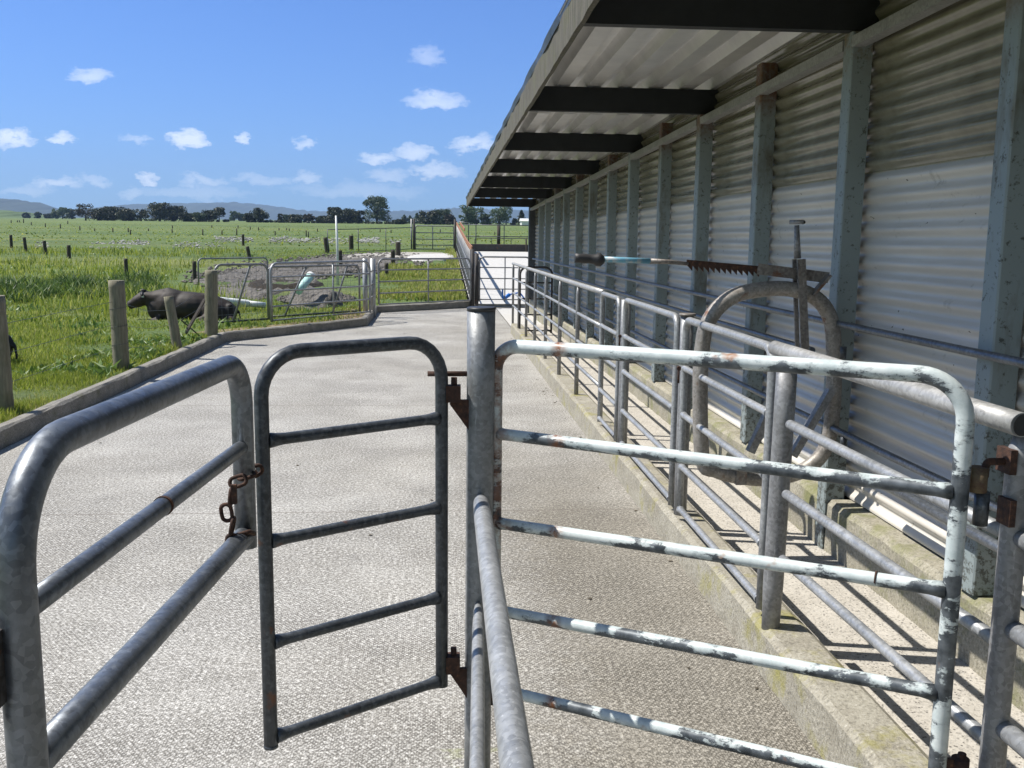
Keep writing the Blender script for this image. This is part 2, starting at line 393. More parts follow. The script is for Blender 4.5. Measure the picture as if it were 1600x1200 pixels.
def m_conc(name, a, b, moss, mossc=(.26, .24, .06), spk=0):
    m = NM(name); n = m.noise(7, 6, .65); f = m.noise(80, 4, .7); ms = m.noise(4.5, 6, .7)
    c = m.mix(m.ramp(n, [(.3, 0), (.7, 1)]), a, b)
    c = m.mix(m.ramp(f, [(.35, .6), (.48, 0)]), c, tuple(x * .35 for x in a))
    c = m.mix(m.ramp(f, [(.55, 0), (.68, .4)]), c, (.62, .59, .52))
    if moss: c = m.mix(m.ramp(ms, [(.64 - moss * .3, 0), (.76 - moss * .2, .8)]), c, mossc)
    if spk:
        q = m.voro(55); c = m.mix(m.ramp(q, [(.16, .9), (.26, 0)]), c, (.07, .065, .06))
    m.set('Base Color', c).set('Roughness', .9); m.bump(m.math('ADD', f, m.math('MULTIPLY', n, 1.5)), .7, .008); return m.m
KERB = m_conc('mossy_kerb_concrete', (.24, .22, .175), (.36, .34, .28), .38)
KERB_G = m_conc('grey_kerb_concrete', (.17, .16, .14), (.29, .275, .245), .25, (.13, .13, .06))
FOOT = m_conc('stained_footing_concrete', (.23, .215, .165), (.37, .345, .275), .5, (.17, .18, .06))
RACE = m_conc('speckled_race_concrete', (.40, .375, .33), (.52, .49, .44), 0, spk=1)
PADC = m_conc('clean_pale_concrete', (.46, .45, .43), (.56, .55, .53), 0)

def m_ground():
    m = NM('pasture')
    a = m.noise(.035, 5, .6, vec=m.map((.5, 1.5, 1))); b = m.noise(1.1, 6, .65); c0 = m.noise(14, 4, .7); far = m.noise(.12, 4, .6, vec=m.map((.35, 1.6, 1)))
    c = m.mix(m.ramp(a, [(.35, 0), (.65, 1)]), (.070, .115, .022), (.12, .18, .036))
    c = m.mix(m.ramp(far, [(.48, 0), (.62, .75)]), c, (.19, .20, .05)); c = m.mix(m.ramp(m.noise(.05, 5, .65, vec=m.map((.3, 2.2, 1))), [(.4, .6), (.52, 0)]), c, (.05, .095, .02))
    c = m.mix(m.ramp(b, [(.35, .45), (.55, 0)]), c, (.025, .055, .012))
    c = m.mix(m.ramp(c0, [(.5, 0), (.7, .4)]), c, (.17, .21, .06))
    m.set('Base Color', c).set('Roughness', .9); m.bump(m.math('ADD', b, c0), .8, .08); return m.m
PASTURE = m_ground()
SOIL = m_simple('bare_soil', (.10, .08, .055), (.17, .14, .10), 4, .95, 0, .8, 20, .03)
MUD = m_simple('grey_churned_mud', (.075, .068, .06), (.165, .152, .135), 5, .85, 0, 1, 9, .12)
GRAVEL = m_simple('pale_gravel_track', (.30, .28, .25), (.42, .40, .36), 6, .9, 0, .6, 40, .02)
LITTER = m_simple('leaf_litter', (.16, .10, .06), (.30, .24, .17), 25, .95, 0, .8, 60, .02)

def m_leaf(name, cols, trans=.25, rough=.55):
    m = NM(name); r = m.rand(); n = m.noise(.5, 3)
    f = m.math('ADD', m.math('MULTIPLY', r, .7), m.math('MULTIPLY', n, .35))
    st = [(.15 + .7 * i / max(1, len(cols) - 1), c) for i, c in enumerate(cols)]
    c = m.ramp(f, st); m.set('Base Color', c).set('Roughness', rough)
    if trans:
        t = m.N.new('ShaderNodeBsdfTranslucent'); m.L.new(c, t.inputs[0]); mx = m.N.new('ShaderNodeMixShader'); mx.inputs[0].default_value = trans
        m.L.new(m.b.outputs[0], mx.inputs[1]); m.L.new(t.outputs[0], mx.inputs[2]); m.L.new(mx.outputs[0], m.N['Material Output'].inputs[0])
    return m.m
GRASS = m_leaf('grass_blades', [(.11, .155, .018), (.21, .275, .032), (.31, .365, .05), (.46, .47, .13)], .5)
GRASSY = m_leaf('yellow_green_grass', [(.16, .22, .04), (.27, .33, .06), (.38, .40, .09), (.42, .38, .17)], .5)
WEED = m_leaf('broad_weed_leaves', [(.06, .12, .02), (.10, .18, .03), (.15, .24, .05), (.2, .29, .09)], .35, .5)
WEED_DK = m_leaf('dark_ditch_growth', [(.035, .07, .015), (.06, .11, .022), (.10, .17, .035), (.2, .28, .09)], .35)
LF_DARK = m_leaf('dark_evergreen_leaves', [(.012, .020, .008), (.028, .040, .014), (.058, .070, .026)], .12)
LF_MID = m_leaf('green_leaves', [(.028, .050, .022), (.052, .082, .034), (.085, .12, .05)], .2)
LF_PALE = m_leaf('pale_willow_leaves', [(.05, .085, .035), (.08, .125, .05), (.11, .155, .065)], .2)
LF_BROWN = m_leaf('bronze_leaves', [(.035, .035, .02), (.055, .05, .028), (.08, .065, .04)], .1)
BARK = m_simple('grey_bark', (.06, .05, .042), (.11, .10, .085), 10, .9)
HILLM = NM('bush_covered_hill'); HILLM.set('Base Color', HILLM.mix(HILLM.ramp(HILLM.noise(.006, 6, .65), [(.35, 0), (.65, 1)]), (.022, .036, .034), (.045, .062, .045))).set('Roughness', 1); HILLM = HILLM.m
HILLG = NM('grassy_hill'); HILLG.set('Base Color', HILLG.mix(HILLG.ramp(HILLG.noise(.02, 6, .65), [(.35, 0), (.65, 1)]), (.06, .10, .03), (.10, .15, .05))).set('Roughness', 1); HILLG = HILLG.m
STONE = m_simple('white_rubble', (.13, .13, .12), (.5, .5, .48), 1.2, .9)

# ------------------------------------------------------------------ terrain
_RY = [-100, 22, 26, 48, 60, 300, 3000, 12000]; _RZ = [0, 0, .10, 1.05, 1.32, 5.95, 54, 205]
def ramp(Y): return float(np.interp(Y, _RY, _RZ))
def G(x, y, dz=.12):
    """photo pixel -> point on the rising ground"""
    r = RW @ _cr(x, y); lo, hi = 3.0, 2500.0
    for _ in range(60):
        md = (lo + hi) / 2; z = CAM_H + r[2] / r[1] * md
        if z > ramp(md) + dz: lo = md
        else: hi = md
    return Vector((r[0] / r[1] * lo, lo, ramp(lo) + dz))
def zat(y, Y, x=690):
    r = RW @ _cr(x, y); return CAM_H + r[2] / r[1] * Y
_KY = [-20, 15.0, 17.9, 21.1, 22.85, 48]; _KX = [-3.32, -3.30, -1.36, -1.39, .70, .72]
def kx(Y): return float(np.interp(Y, _KY, _KX))

def sheet(name, rows, mat, label=None):
    """rows: list of equal-length point lists"""
    n = len(rows[0]); V = [p for r in rows for p in r]
    Fc = [(i * n + j, i * n + j + 1, (i + 1) * n + j + 1, (i + 1) * n + j) for i in range(len(rows) - 1) for j in range(n - 1)]
    o = np_mesh(name, np.array([tuple(v) for v in V]), np.array(Fc), mat, True); tag(o, kind='structure')
    if label: o['label'] = label
    return o
Ysoil = [-60, -20, 0, 10, 22, 26, 36, 48, 60, 120, 300, 1000, 3000, 5600]
sheet('ground', [[(x, Y, ramp(Y) - .10) for x in (-4800, -1000, -200, -30, 0, 30, 200, 1000, 4800)] for Y in Ysoil], SOIL)
# pasture: left of the yard, then across the whole width beyond it
ys = sorted(set([-20, -10, 0] + list(np.arange(3, 30, .5)) + [15.0, 17.9, 21.1, 22.85] + list(np.arange(30, 48, 1.0)) + [48.0]))
ds = [0, .15, .4, .8, 1.3, 2, 3, 4.5, 6.5, 9, 12, 16, 21, 28, 40, 60, 100, 200, 600, 4700]
def fz(x, Y): return ramp(Y) + .12 + (mnoise.noise(Vector((x * .35, Y * .35, 0))) * .05 if Y < 60 else 0)
rows = []
for Y in ys:
    r = []
    for d in ds:
        x = kx(Y) - .1 - d; z = fz(x, Y) if 0 < d and Y < 47.9 else ramp(Y) + .12
        if d > .5: 
            z += .18 * max(0, mnoise.noise(Vector((x * .15, Y * .2, 5)))) * min(1, max(0, (Y - 18) / 6)) * (1 if Y < 47.9 else 0)
        r.append((x, Y, z))
    rows.append(r)
sheet('pasture', rows, PASTURE)
Yf = [48, 52, 60, 75, 100, 150, 220, 300, 500, 900, 1800, 3200, 5500]
sheet('far_pasture', [[(x, Y, ramp(Y) + .12) for x in (-4700, -1500, -400, -120, -30, 0, 30, 120, 400, 1500, 4700)] for Y in Yf], PASTURE)
# concrete yard
ys = sorted(set(list(np.arange(-6, 22.9, .5)) + [15.0, 17.9, 21.1, 22.85]))
sheet('concrete_yard', [[(kx(Y) + (1.28 - kx(Y)) * t, Y, 0) for t in (0, .25, .5, .75, 1)] for Y in ys], YARD)
sheet('concrete_lane', [[(x, Y, ramp(Y) + .004) for x in (.72, 3, 8, 14)] for Y in [22.86, 24, 25, 26, 30, 36, 42, 47.6]], PADC)
sheet('concrete_lane_near_shed', [[(x, Y, .003) for x in (1.29, 1.9, 6, 14)] for Y in [16.6, 20, 22.85]], PADC)
# race floor
sheet('race_floor', [[(x, Y, .07 if Y < 17 else .0745) for x in (1.38, 1.6, 1.8, 1.93)] for Y in np.arange(-3, 17.6, .5)], RACE)
# mud yard, gravel track, pale slab
def drape(name, px, mat, dz=.02, res=14, amp=.0, ns=1.2):
    pts = [G(*p) for p in px]; c = sum(pts, Vector()) / len(pts)
    me = bpy.data.meshes.new(name); V = [c]; Fc = []; n = 48
    import bisect
    P = []
    for i in range(len(pts)):
        a, b = pts[i], pts[(i + 1) % len(pts)]
        for k in range(n // len(pts) + 1): P.append(a.lerp(b, k / (n // len(pts) + 1)))
    n = len(P); rings = 10; V = [c]
    for q in range(1, rings + 1):
        for p in P: V.append(c.lerp(p, q / rings))
    for v in V:
        d = min(1, 1.0)
        v.z = ramp(v.y) + .12 + dz
    k = 0
    for q in range(rings):
        for j in range(n):
            idx = 1 + q * n + j; v = V[idx]; e = 1 if q < rings - 1 else 0
            v.z += e * amp * (mnoise.noise(Vector((v.x * ns, v.y * ns, 3))) + .35); 
            if q == rings - 1: v.z -= dz + .07; v.x += .25 * mnoise.noise(Vector((v.x, v.y, 9))); v.y += .5 * mnoise.noise(Vector((v.x, v.y, 19)))
    Fc = [(0, 1 + j, 1 + (j + 1) % n) for j in range(n)]
    F4 = [(1 + q * n + j, 1 + (q + 1) * n + j, 1 + (q + 1) * n + (j + 1) % n, 1 + q * n + (j + 1) % n) for q in range(rings - 1) for j in range(n)]
    me.from_pydata([tuple(v) for v in V], [], Fc + F4); me.polygons.foreach_set('use_smooth', [True] * (len(Fc) + len(F4))); me.materials.append(mat); me.update()
    o = bpy.data.objects.new(name, me); COL.objects.link(o); return tag(o, kind='structure')
drape('mud', [(280, 446), (340, 428), (400, 420), (470, 410), (520, 404), (600, 403), (640, 410), (610, 422), (575, 428), (520, 430), (480, 436), (500, 452), (470, 458), (400, 472), (345, 466), (300, 448)], MUD, .05, amp=.16, ns=1.6)
drape('mud_mound', [(440, 478), (470, 462), (510, 458), (540, 468), (530, 480), (490, 486)], MUD, .05, amp=.3, ns=1.4)
drape('gravel_track', [(505, 407), (540, 400), (600, 397), (640, 396), (700, 397), (712, 402), (640, 404), (560, 409), (510, 412)], GRAVEL, .08, amp=.0)
drape('concrete_pad', [(633, 406), (650, 402), (705, 400), (712, 404), (706, 408), (660, 412), (640, 411)], PADC, .13)

# kerbs --------------------------------------------------------------------
def kerb(name, pts, w, z0, z1, mat, label, side=1, seed=1):
    m = MB(); P = sub([Vector((x, y, 0)) for x, y in pts], .22); R = random.Random(seed); prev = None
    for i, p in enumerate(P):
        a = P[max(0, i - 1)]; b = P[min(len(P) - 1, i + 1)]; d = (b - a).normalized(); nrm = Vector((-d.y, d.x, 0)) * side
        j = lambda s: R.uniform(-s, s)
        zz = ramp(p.y)
        ring = [p + Vector((0, 0, z0 + zz)), p + nrm * (.012 + j(.006)) + Vector((0, 0, z1 - .018 + zz + j(.006))), p + nrm * .035 + Vector((0, 0, z1 + zz + j(.004))),
                p + nrm * (w - .03) + Vector((0, 0, z1 + zz + j(.005))), p + nrm * w + Vector((0, 0, z1 - .02 + zz)), p + nrm * (w + .01) + Vector((0, 0, z0 + zz))]
        o = len(m.v); m.v += [tuple(v) for v in ring]
        if prev is not None:
            for k in range(5): m.f.append((prev + k, prev + k + 1, o + k + 1, o + k)); m.sm.append(False)
        else: m.f.append(tuple(o + k for k in range(6))); m.sm.append(False)
        prev = o
    m.f.append(tuple(prev + k for k in range(6))[::-1]); m.sm.append(False)
    o = m.build(name, mat); return tag(o, label, 'kerb')
kerb('yard_kerb', [(-3.32, -6), (-3.30, 15.0), (-1.36, 17.9), (-1.39, 21.1), (-1.1, 21.35), (.70, 22.85)], .14, -.09, .15, KERB_G, 'grey concrete kerb bending round the left side of the yard', 1, 2)
kerb('race_kerb', [(1.19, -3), (1.19, 16.6)], .2, -.05, .17, KERB, 'mossy yellow stained concrete kerb under the race railing', -1, 3)
kerb('lane_kerb', [(.72, 47.7), (14, 47.7)], .2, -.05, .36, DARKIRON, 'low dark concrete wall closing off the far end of the lane', 1, 4)
kerb('lane_threshold', [(.74, 22.95), (2.3, 22.95)], .12, -.05, .06, KERB_G, 'small concrete threshold under the lane gate', 1, 5)

# ------------------------------------------------------------------ milking shed
XE = lambda Y: .648 - .0050 * (Y - 4.57)     # the eave runs very slightly out of line
ZR = lambda Y: 2.66 - .0165 * Y           # underside of the eave framing falls gently
Y0, Y1 = -3.0, 21.2
shed = thing('milking_shed', (2.0, 9, 0), 'long dairy shed with corrugated side wall, pale blue studs and overhanging zinc roof', 'shed')
def corrugate(z0, z1, x, amp, y0, y1, pitch=.0775, nseg=8, seams=()):
    m = MB(); n = int((z1 - z0) / pitch * nseg)
    Yl = [y0 + (y1 - y0) * i / 40 for i in range(41)]
    V = []; 
    for i in range(n + 1):
        z = z0 + (z1 - z0) * i / n
        for Y in Yl:
            V.append((x + amp * math.cos(2 * math.pi * z / pitch) + .0015 * mnoise.noise(Vector((Y * .7, z * 1.5, 0))), Y, z))
    k = len(Yl)
    m.add(V, [(i * k + j, (i + 1) * k + j, (i + 1) * k + j + 1, i * k + j + 1) for i in range(n) for j in range(k - 1)], True)
    return m
corrugate(.34, 1.955, 2.045, .0115, Y0, Y1).build('wall_cladding', CLAD, shed)
corrugate(1.935, 2.78, 2.033, .0115, Y0, Y1).build('fibreglass_cladding', CLEAR, shed)
b = MB(); b.box((2.08, Y0, 0), (2.2, Y1, 2.8)); b.build('light_leak_slab', RAFTER, shed)  # unseen slab added behind the cladding to stop light leaking
# end return with dark corner post
b = MB(); b.box((2.0, Y1, -.02), (8, Y1 + .08, 2.3)); b.build('end_wall', RAFTER, shed)
b = MB(); b.box((1.90, Y1 - .10, 0), (2.06, Y1 + .06, 2.32)); b.build('corner_post', GALV_DK, shed)
studY = [4.65 + 1.335 * (k - 1) for k in range(-4, 13)]
for k, Y in zip(range(-4, 13), studY):
    odd = k % 2 == 1
    lean = random.Random(k).uniform(-.006, .006)
    x0 = 1.915 if odd else 1.928
    zb = .06 if odd else .336
    zt = ZR(Y) - .002 if odd else ZR(Y) + .115
    m = MB(); r = .006; w = .1
    # open-backed channel with rounded front corners: front flange, camera-side web
    prof = [(x0 + .1, Y - w), (x0 + r, Y - w), (x0, Y - w + r), (x0, Y - r), (x0 + r, Y), (x0 + .1, Y)]
    V = [(p[0], p[1] + (lean if z > 1 else 0), z) for z in (zb, zt) for p in prof]
    m.add(V, [(i, i + 1, i + 7, i + 6) for i in range(5)] + [(0, 1, 2, 3, 4, 5)[::-1], (6, 7, 8, 9, 10, 11)])
    m.build('stud', STUD_R if not odd or k in (3, 7) else STUD, shed)
for k, Y in zip(range(-4, 13), studY):
    if not 2 < Y < 12: continue
    m = MB()
    for q in range(2, 26, 4):
        z = .3875 + .0775 * q + .0
        m.tube([(2.036, Y + .03, z), (2.029, Y + .03, z)], .006, 8)
    sc_ = m.build('screw_row', GALV_DK, shed); sc_['kind'] = 'stuff'
# top plate in front of the even studs, stopping at the odd ones
odds = [Y for k, Y in zip(range(-4, 13), studY) if k % 2 == 1]
ends = [Y0] + odds + [Y1]
for i, (a, bb) in enumerate(zip(ends[:-1], ends[1:])):
    a2 = a + .004 if i else a; b2 = bb - .104 if i < len(ends) - 2 else bb
    m = MB()
    za, zb_ = ZR(a2) - .075, ZR(b2) - .075
    for (xa, xb, l, h) in ((1.912, 1.922, 0, .05), (1.9225, 1.975, 0, .008)):
        m.add([(xa, a2, za + l), (xb, a2, za + l), (xb, b2, zb_ + l), (xa, b2, zb_ + l), (xa, a2, za + h), (xb, a2, za + h), (xb, b2, zb_ + h), (xa, b2, zb_ + h)],
              [(0,3,2,1),(4,5,6,7),(0,1,5,4),(1,2,6,5),(2,3,7,6),(3,0,4,7)])
    m.build('top_plate', GALV_P, shed)
# rafters cantilevered from the odd studs
for Y in odds + [Y1 - .02]:
    z = ZR(Y) + .004; m = MB()
    m.box((XE(Y) + .002, Y - .085, z), (2.45, Y - .075, z + .175)); m.box((XE(Y) + .002, Y - .0745, z), (2.45, Y - .02, z + .008)); m.box((XE(Y) + .002, Y - .0745, z + .165), (2.45, Y - .02, z + .175))
    m.build('rafter', RAFTER, shed)
# ribbed roof: ribs run along the building
def roof():
    m = MB(); prof = []; x = .50; pitch = .232; 
    x = .612
    while x < 2.9:
        prof += [(x, 0), (x + .098, 0), (x + .138, .058), (x + .188, .058), (x + .226, 0)]; x += pitch
    Ys = [Y0, 0, 3.4, 7.4, 10.0, 15.4, 21.35]
    for (ya, yb, dz) in ((Y0, 8.75, .004), (8.6, Y1 + .15, 0)):
        V = [(px, Y, ZR(Y) + .182 + pz + dz) for Y in (ya, yb) for (px, pz) in prof]; n = len(prof)
        V += [(v[0], v[1], v[2] + .002) for v in V]
        m.add(V, [(j, j + 1, n + j + 1, n + j) for j in range(n - 1)] + [(2 * n + j, 3 * n + j, 3 * n + j + 1, 2 * n + j + 1) for j in range(n - 1)]
              + [(j, 2 * n + j, 2 * n + j + 1, j + 1) for j in range(n - 1)] + [(n + j, n + j + 1, 3 * n + j + 1, 3 * n + j) for j in range(n - 1)])
    return m
roof().build('roof_sheet', ROOF, shed)
m = MB()
V = []; Yl = [Y0 + (Y1 + .1 - Y0) * i / 160 for i in range(161)]; R = random.Random(7)
for Y in Yl:
    w = R.uniform(-.006, .006); wz = R.uniform(-.004, .004)
    xe = XE(Y); V += [(xe - .025 + w * .4, Y, ZR(Y) - .01 + wz), (xe - .025 + w, Y, ZR(Y) + .165), (xe, Y, ZR(Y) + .165), (xe, Y, ZR(Y) - .01 + wz)]
m.add(V, [(i * 4 + k, i * 4 + (k + 1) % 4, (i + 1) * 4 + (k + 1) % 4, (i + 1) * 4 + k) for i in range(160) for k in range(4)] + [(0, 3, 2, 1), (640, 641, 642, 643)])
m.build('fascia_board', FASCIA, shed)
# roof edge flashing, slightly buckled
m = MB(); V = []
for i, Y in enumerate(Yl):
    w = .012 * math.sin(Y * 5.3) + R.uniform(-.004, .004)
    xe = XE(Y); V += [(xe - .028 + w * .3, Y, ZR(Y) + .160 + w * .5), (xe - .038 + w * .6, Y, ZR(Y) + .200 + w * .5), (xe + .03, Y, ZR(Y) + .206)]
m.add(V, [(i * 3 + k, i * 3 + k + 1, (i + 1) * 3 + k + 1, (i + 1) * 3 + k) for i in range(160) for k in range(2)])
m.build('roof_flashing', GALV_DK, shed)
# footing with notches where odd studs reach the floor
edges = [Y0] + [v for Y in odds for v in (Y - .115, Y + .012)] + [Y1 - .12]
R = random.Random(9)
for a, bb in zip(edges[0::2], edges[1::2]):
    m = MB(); n = max(2, int((bb - a) / .12)); V = []
    for i in range(n + 1):
        Y = a + (bb - a) * i / n; j = lambda s: R.uniform(-s, s)
        V += [(1.925 + j(.006), Y, 0), (1.922 + j(.005), Y, .18 + j(.01)), (1.928 + j(.004), Y, .308 + j(.005)), (1.948 + j(.004), Y, .33 + j(.004)), (2.075, Y, .334)]
    m.add(V, [(i * 5 + k, (i + 1) * 5 + k, (i + 1) * 5 + k + 1, i * 5 + k + 1) for i in range(n) for k in range(4)] + [(4, 3, 2, 1, 0), tuple(n * 5 + k for k in range(5))])
    m.build('footing', FOOT, shed)
# pipe rails fixed along the wall
for z, ya, yb in ((1.222, Y0, 20), (.715, Y0, 20), (.585, Y0, 4.0), (1.06, 4.75, 20)):
    P = [(1.888, ya, z)] ; Y = ya
    MB().tube(sub([(1.888, ya, z), (1.888, yb, z)], 1.0), .0165 if z != .585 else .02, 12).build('rail', GALV, shed)

# ------------------------------------------------------------------ gates and railings
def V3(p, z): return Vector((p[0], p[1], z))
def panel(name, label, cat, p0, p1, zb, zt, rails, rf=.019, rr=.015, mat=GALV, bars=(), rad=.09, group=None, ext=(0, 0), rmat=None, open_base=True, bar_r=None, p0t=None, ztr=None, stile_down=(True, True), raillab=None):
    """tubular gate: bent frame tube, cross rails, upright bars"""
    d = Vector((p1[0] - p0[0], p1[1] - p0[1], 0))
    t = thing(name, (p0[0] + d.x / 2, p0[1] + d.y / 2, zb), label, cat, group)
    path = fillet([V3(p0, zb - ext[0]), V3(p0, zt), V3(p1, ztr or zt), V3(p1, zb - ext[1])], rad)
    path = sub(path, .3); MB().tube(path, rf, 16).build('frame', mat, t)
    for z in rails:
        za, zb2 = z if isinstance(z, tuple) else (z, z)
        a, b2 = V3(p0, za), V3(p1, zb2); dd = (b2 - a).normalized() * rf * .6
        u_ = dd.normalized(); k_ = rf * .72
        q = sub([a + u_ * (k_ + .045), b2 - u_ * (k_ + .045)], .3)
        q = [a + u_ * k_, a + u_ * (k_ + .012), a + u_ * (k_ + .028)] + q + [b2 - u_ * (k_ + .028), b2 - u_ * (k_ + .012), b2 - u_ * k_]
        MB().tube(q, [rr * 1.30, rr * 1.26, rr * 1.08] + [rr] * (len(q) - 6) + [rr * 1.08, rr * 1.26, rr * 1.30], 14).build('rail', rmat or mat, t)
    for f in bars:
        c = V3(p0, 0) + d * f
        MB().tube([V3(c, zb), V3(c, zt)], bar_r or rr, 8).build('bar', mat, t)
    return t
def pole(m, x, y, z0, z1, r, seg=20): m.tube([(x, y, z0), (x, y, z1)], r, seg); return m

# big gate leaf at the left edge of the frame
t = thing('side_gate', (-.5, 1.6, 0), 'heavy round-cornered galvanised gate nearest the camera at the left edge, three rails', 'gate')
A, B = Vector((-.535, 1.2, 0)), Vector((-.455, 2.2, 0))
path = fillet([V3(A, .0), V3(A, 1.325), V3(B, 1.322), V3(B, .885)], [0, .15, .10, 0], 12)
MB().tube(sub(path, .2), .0245, 28).build('frame', GALV, t)
for z in (1.125, .915):
    a, b2 = V3(A, z), V3(B, z); m = MB(); m.tube(sub([a, b2], .15), .0165 if z > 1 else .0235, 22).build('rail', GALV, t)
a = V3(A, .55); MB().tube(sub([a, Vector((-.535, 1.2, .55)) + Vector((.05, .6, 0))], .15), .0165, 16)
m = MB(); c = V3(A, 1.125).lerp(V3(B, 1.125), .5); dd = (B - A).normalized()
m.tube([c - dd * .004, c + dd * .004], .0182, 22).build('weld_ring', RUST, t)
m = MB(); m.box((-.575, 1.155, 1.02), (-.545, 1.21, 1.115)); m.tube([(-.568, 1.17, .99), (-.568, 1.17, 1.13)], .012, 12); m.build('latch_plate', DARKIRON, t)

# rusty chain between the two gates
t = thing('chain', (-.458, 2.17, .93), 'rusty chain looped between the left gate and the narrow gate', 'chain')
def link(c, d, u, L=.030, W=.010, r=.0033):
    c, d, u = Vector(c), Vector(d).normalized(), Vector(u); u = (u - d * u.dot(d)).normalized(); P = []
    for k in range(16):
        a = 2 * math.pi * k / 16; s = math.sin(a); co = math.cos(a)
        P.append(c + d * (co * W + (L / 2 - W) * (1 if co > 0 else -1) * min(1, abs(co) * 3)) + u * s * W)
    return MB().tube(P, r, 8, closed=True)
cs = [(un(362, 848, Y=2.12), (0.1, 0, 1), (1, 0, 0)), (un(363, 822, Y=2.12), (.2, 0, 1), (0, 1, 0)), (un(354, 801, Y=2.12), (-.15, 0, 1), (1, 0, .2)), (un(361, 776, Y=2.12), (.1, 0, 1), (0, 1, 0)),
      (un(372, 752, Y=2.14), (1, 0, .35), (0, .3, 1)), (un(386, 744, Y=2.18), (1, .4, .25), (0, 1, .2)), (un(398, 737, Y=2.24), (1, .5, .5), (0, 0, 1)), (un(408, 732, Y=2.30), (1, .6, 0), (0, 1, 1))]
for c, d, u in cs: link(c, d, u, .038, .0115, .0046).build('link', RUST, t)
m = MB(); c = un(366, 772, Y=2.11); m.bar(c + Vector((0, 0, .022)), c - Vector((0, 0, .022)), .011, .011); m.build('shackle', RUST, t)
m = MB(); p = un(366, 838, Y=2.13); m.tube([p, p + Vector((.03, .02, .004)), p + Vector((.034, .05, -.01))], .006, 8).build('hook', RUST, t)

# narrow man gate hung on the round post
pg = panel('man_gate', 'narrow dark tubular gate with five rails hanging from the capped post', 'gate', (-.43, 2.30), (0.0, 2.60), .335, 1.328, [1.115, .863, .602, .352], .0178, .0145, GALV_DK, rad=.105)  # dark steel puts the backlit shade into this gate's colour
MB().tube([(-.43, 2.30, .335), (-.43, 2.30, .327)], .0182, 16).build('end_cap', GALV_DK, pg)
MB().tube(sub([un(668, 584, Y=2.62), un(733, 584, Y=2.62)], .1), .0074, 12).build('latch_bar', RUST, pg)
m = MB(); m.box((.012, 2.585, 1.16), (.052, 2.625, 1.205)); m.build('hinge_eye', RUST, pg)
m = MB(); m.box((.012, 2.585, .375), (.052, 2.625, .425)); m.build('hinge_eye', RUST, pg)

# round capped post
cp = thing('gate_post', (.102, 2.62, 0), 'thick round galvanised post with black cap at the middle of the yard', 'post')
PX = .108
m = MB(); m.tube(sub([(PX - .004, 2.62, 0), (PX, 2.62, 1.408)], .2), .0385, 32).build('post_tube', m_galv('grey_post_steel', (.24, .25, .26), (.14, .147, .152), .35, .45), cp)
MB().tube([(PX, 2.62, 1.4085), (PX, 2.62, 1.417), (PX, 2.62, 1.419)], [.0395, .0395, .036], 32).build('cap', CAPMAT, cp)
for zz, h in ((1.165, .09), (.385, .10)):
    m = MB(); x1 = PX - .03
    V = [(x1, 2.60, zz), (.030, 2.60, zz), (.022, 2.60, zz - .012), (x1, 2.60, zz - h)]; V += [(a, 2.612, c) for a, b_, c in V]
    m.add(V, [(0, 1, 2, 3), (7, 6, 5, 4), (0, 4, 5, 1), (1, 5, 6, 2), (2, 6, 7, 3), (3, 7, 4, 0)]); m.build('bracket', RUST, cp)
    MB().tube([(.034, 2.606, zz - .012), (.034, 2.606, zz + .062)], .0085, 12).build('hinge_pin', RUST, cp)

# two rails running from that post back past the camera
t = thing('rail_fence', (.09, 1.2, 0), 'pair of galvanised rails running from the capped post towards the camera', 'rail fence')
MB().tube(sub([(PX + .0, 2.585, .906), (.09, 1.0, .903), (.06, -.6, .90)], .15), [.014, .021] + [.0235] * 60, 24) if False else None
P = sub([(PX - .002, 2.60, .895), (PX - .002, 2.52, .897), (.10, 1.19, .905), (.09, -.7, .905)], .12)
MB().tube(P, [.006, .0205] + [.0232] * (len(P) - 2), 24).build('rail', GALV_L, t)
P = sub([(PX - .006, 2.60, .585), (PX - .008, 2.52, .585), (.062, 1.56, .585), (.045, -.7, .585)], .12)
MB().tube(P, [.006, .0135] + [.0155] * (len(P) - 2), 20).build('rail', GALV_L, t)
MB().tube([(.07, -.7, 0), (.07, -.7, 1.3)], .03, 20).build('post', GALV_L, t)

# white chipped gate
wg = thing('painted_gate', (.65, 2.3, .3), 'wide gate with chipped pale blue-white paint and five rails across the right foreground', 'gate')
A, B = Vector((.150, 2.64, 0)), Vector((1.150, 2.0, 0))
MB().tube(sub(fillet([V3(A, .26), V3(A, 1.312), V3(B, 1.314), V3(B, .25)], [0, .07, .10, 0], 10), .15), .0195, 24).build('frame', CHIP, wg)
dd = (B - A).normalized()
for za, zb_ in ((1.063, 1.056), (.805, .826), (.545, .577), (.305, .33)):
    a, b2 = V3(A, za) + dd * .012, V3(B, zb_) - dd * .012
    P = sub([a, a + dd * .02, b2 - dd * .035, b2], .15); MB().tube(P, [.0185] + [.0165] * (len(P) - 2) + [.0205], 20).build('rail', CHIP, wg)
    if za in (.805,): MB().tube([b2 - dd * .152, b2 - dd * .148], .0175, 20).build('weld_ring', RUST, wg)
m = MB(); c = Vector((1.19, 2.0, 1.085)); m.tube([c - Vector((0, 0, .028)), c + Vector((0, 0, .028))], .020, 20); m.bar((1.160, 2.0, 1.085), (1.185, 2.0, 1.085), .012, .055)
m.build('hinge_eye', m_simple('lichened_rust', (.07, .035, .025), (.17, .14, .075), 40, .8), wg)
m = MB(); c = Vector((1.205, 2.0, .39)); m.tube([c - Vector((0, 0, .028)), c + Vector((0, 0, .028))], .020, 20); m.bar((1.17, 2.0, .39), (1.195, 2.0, .39), .012, .055); m.build('hinge_eye', RUST, wg)

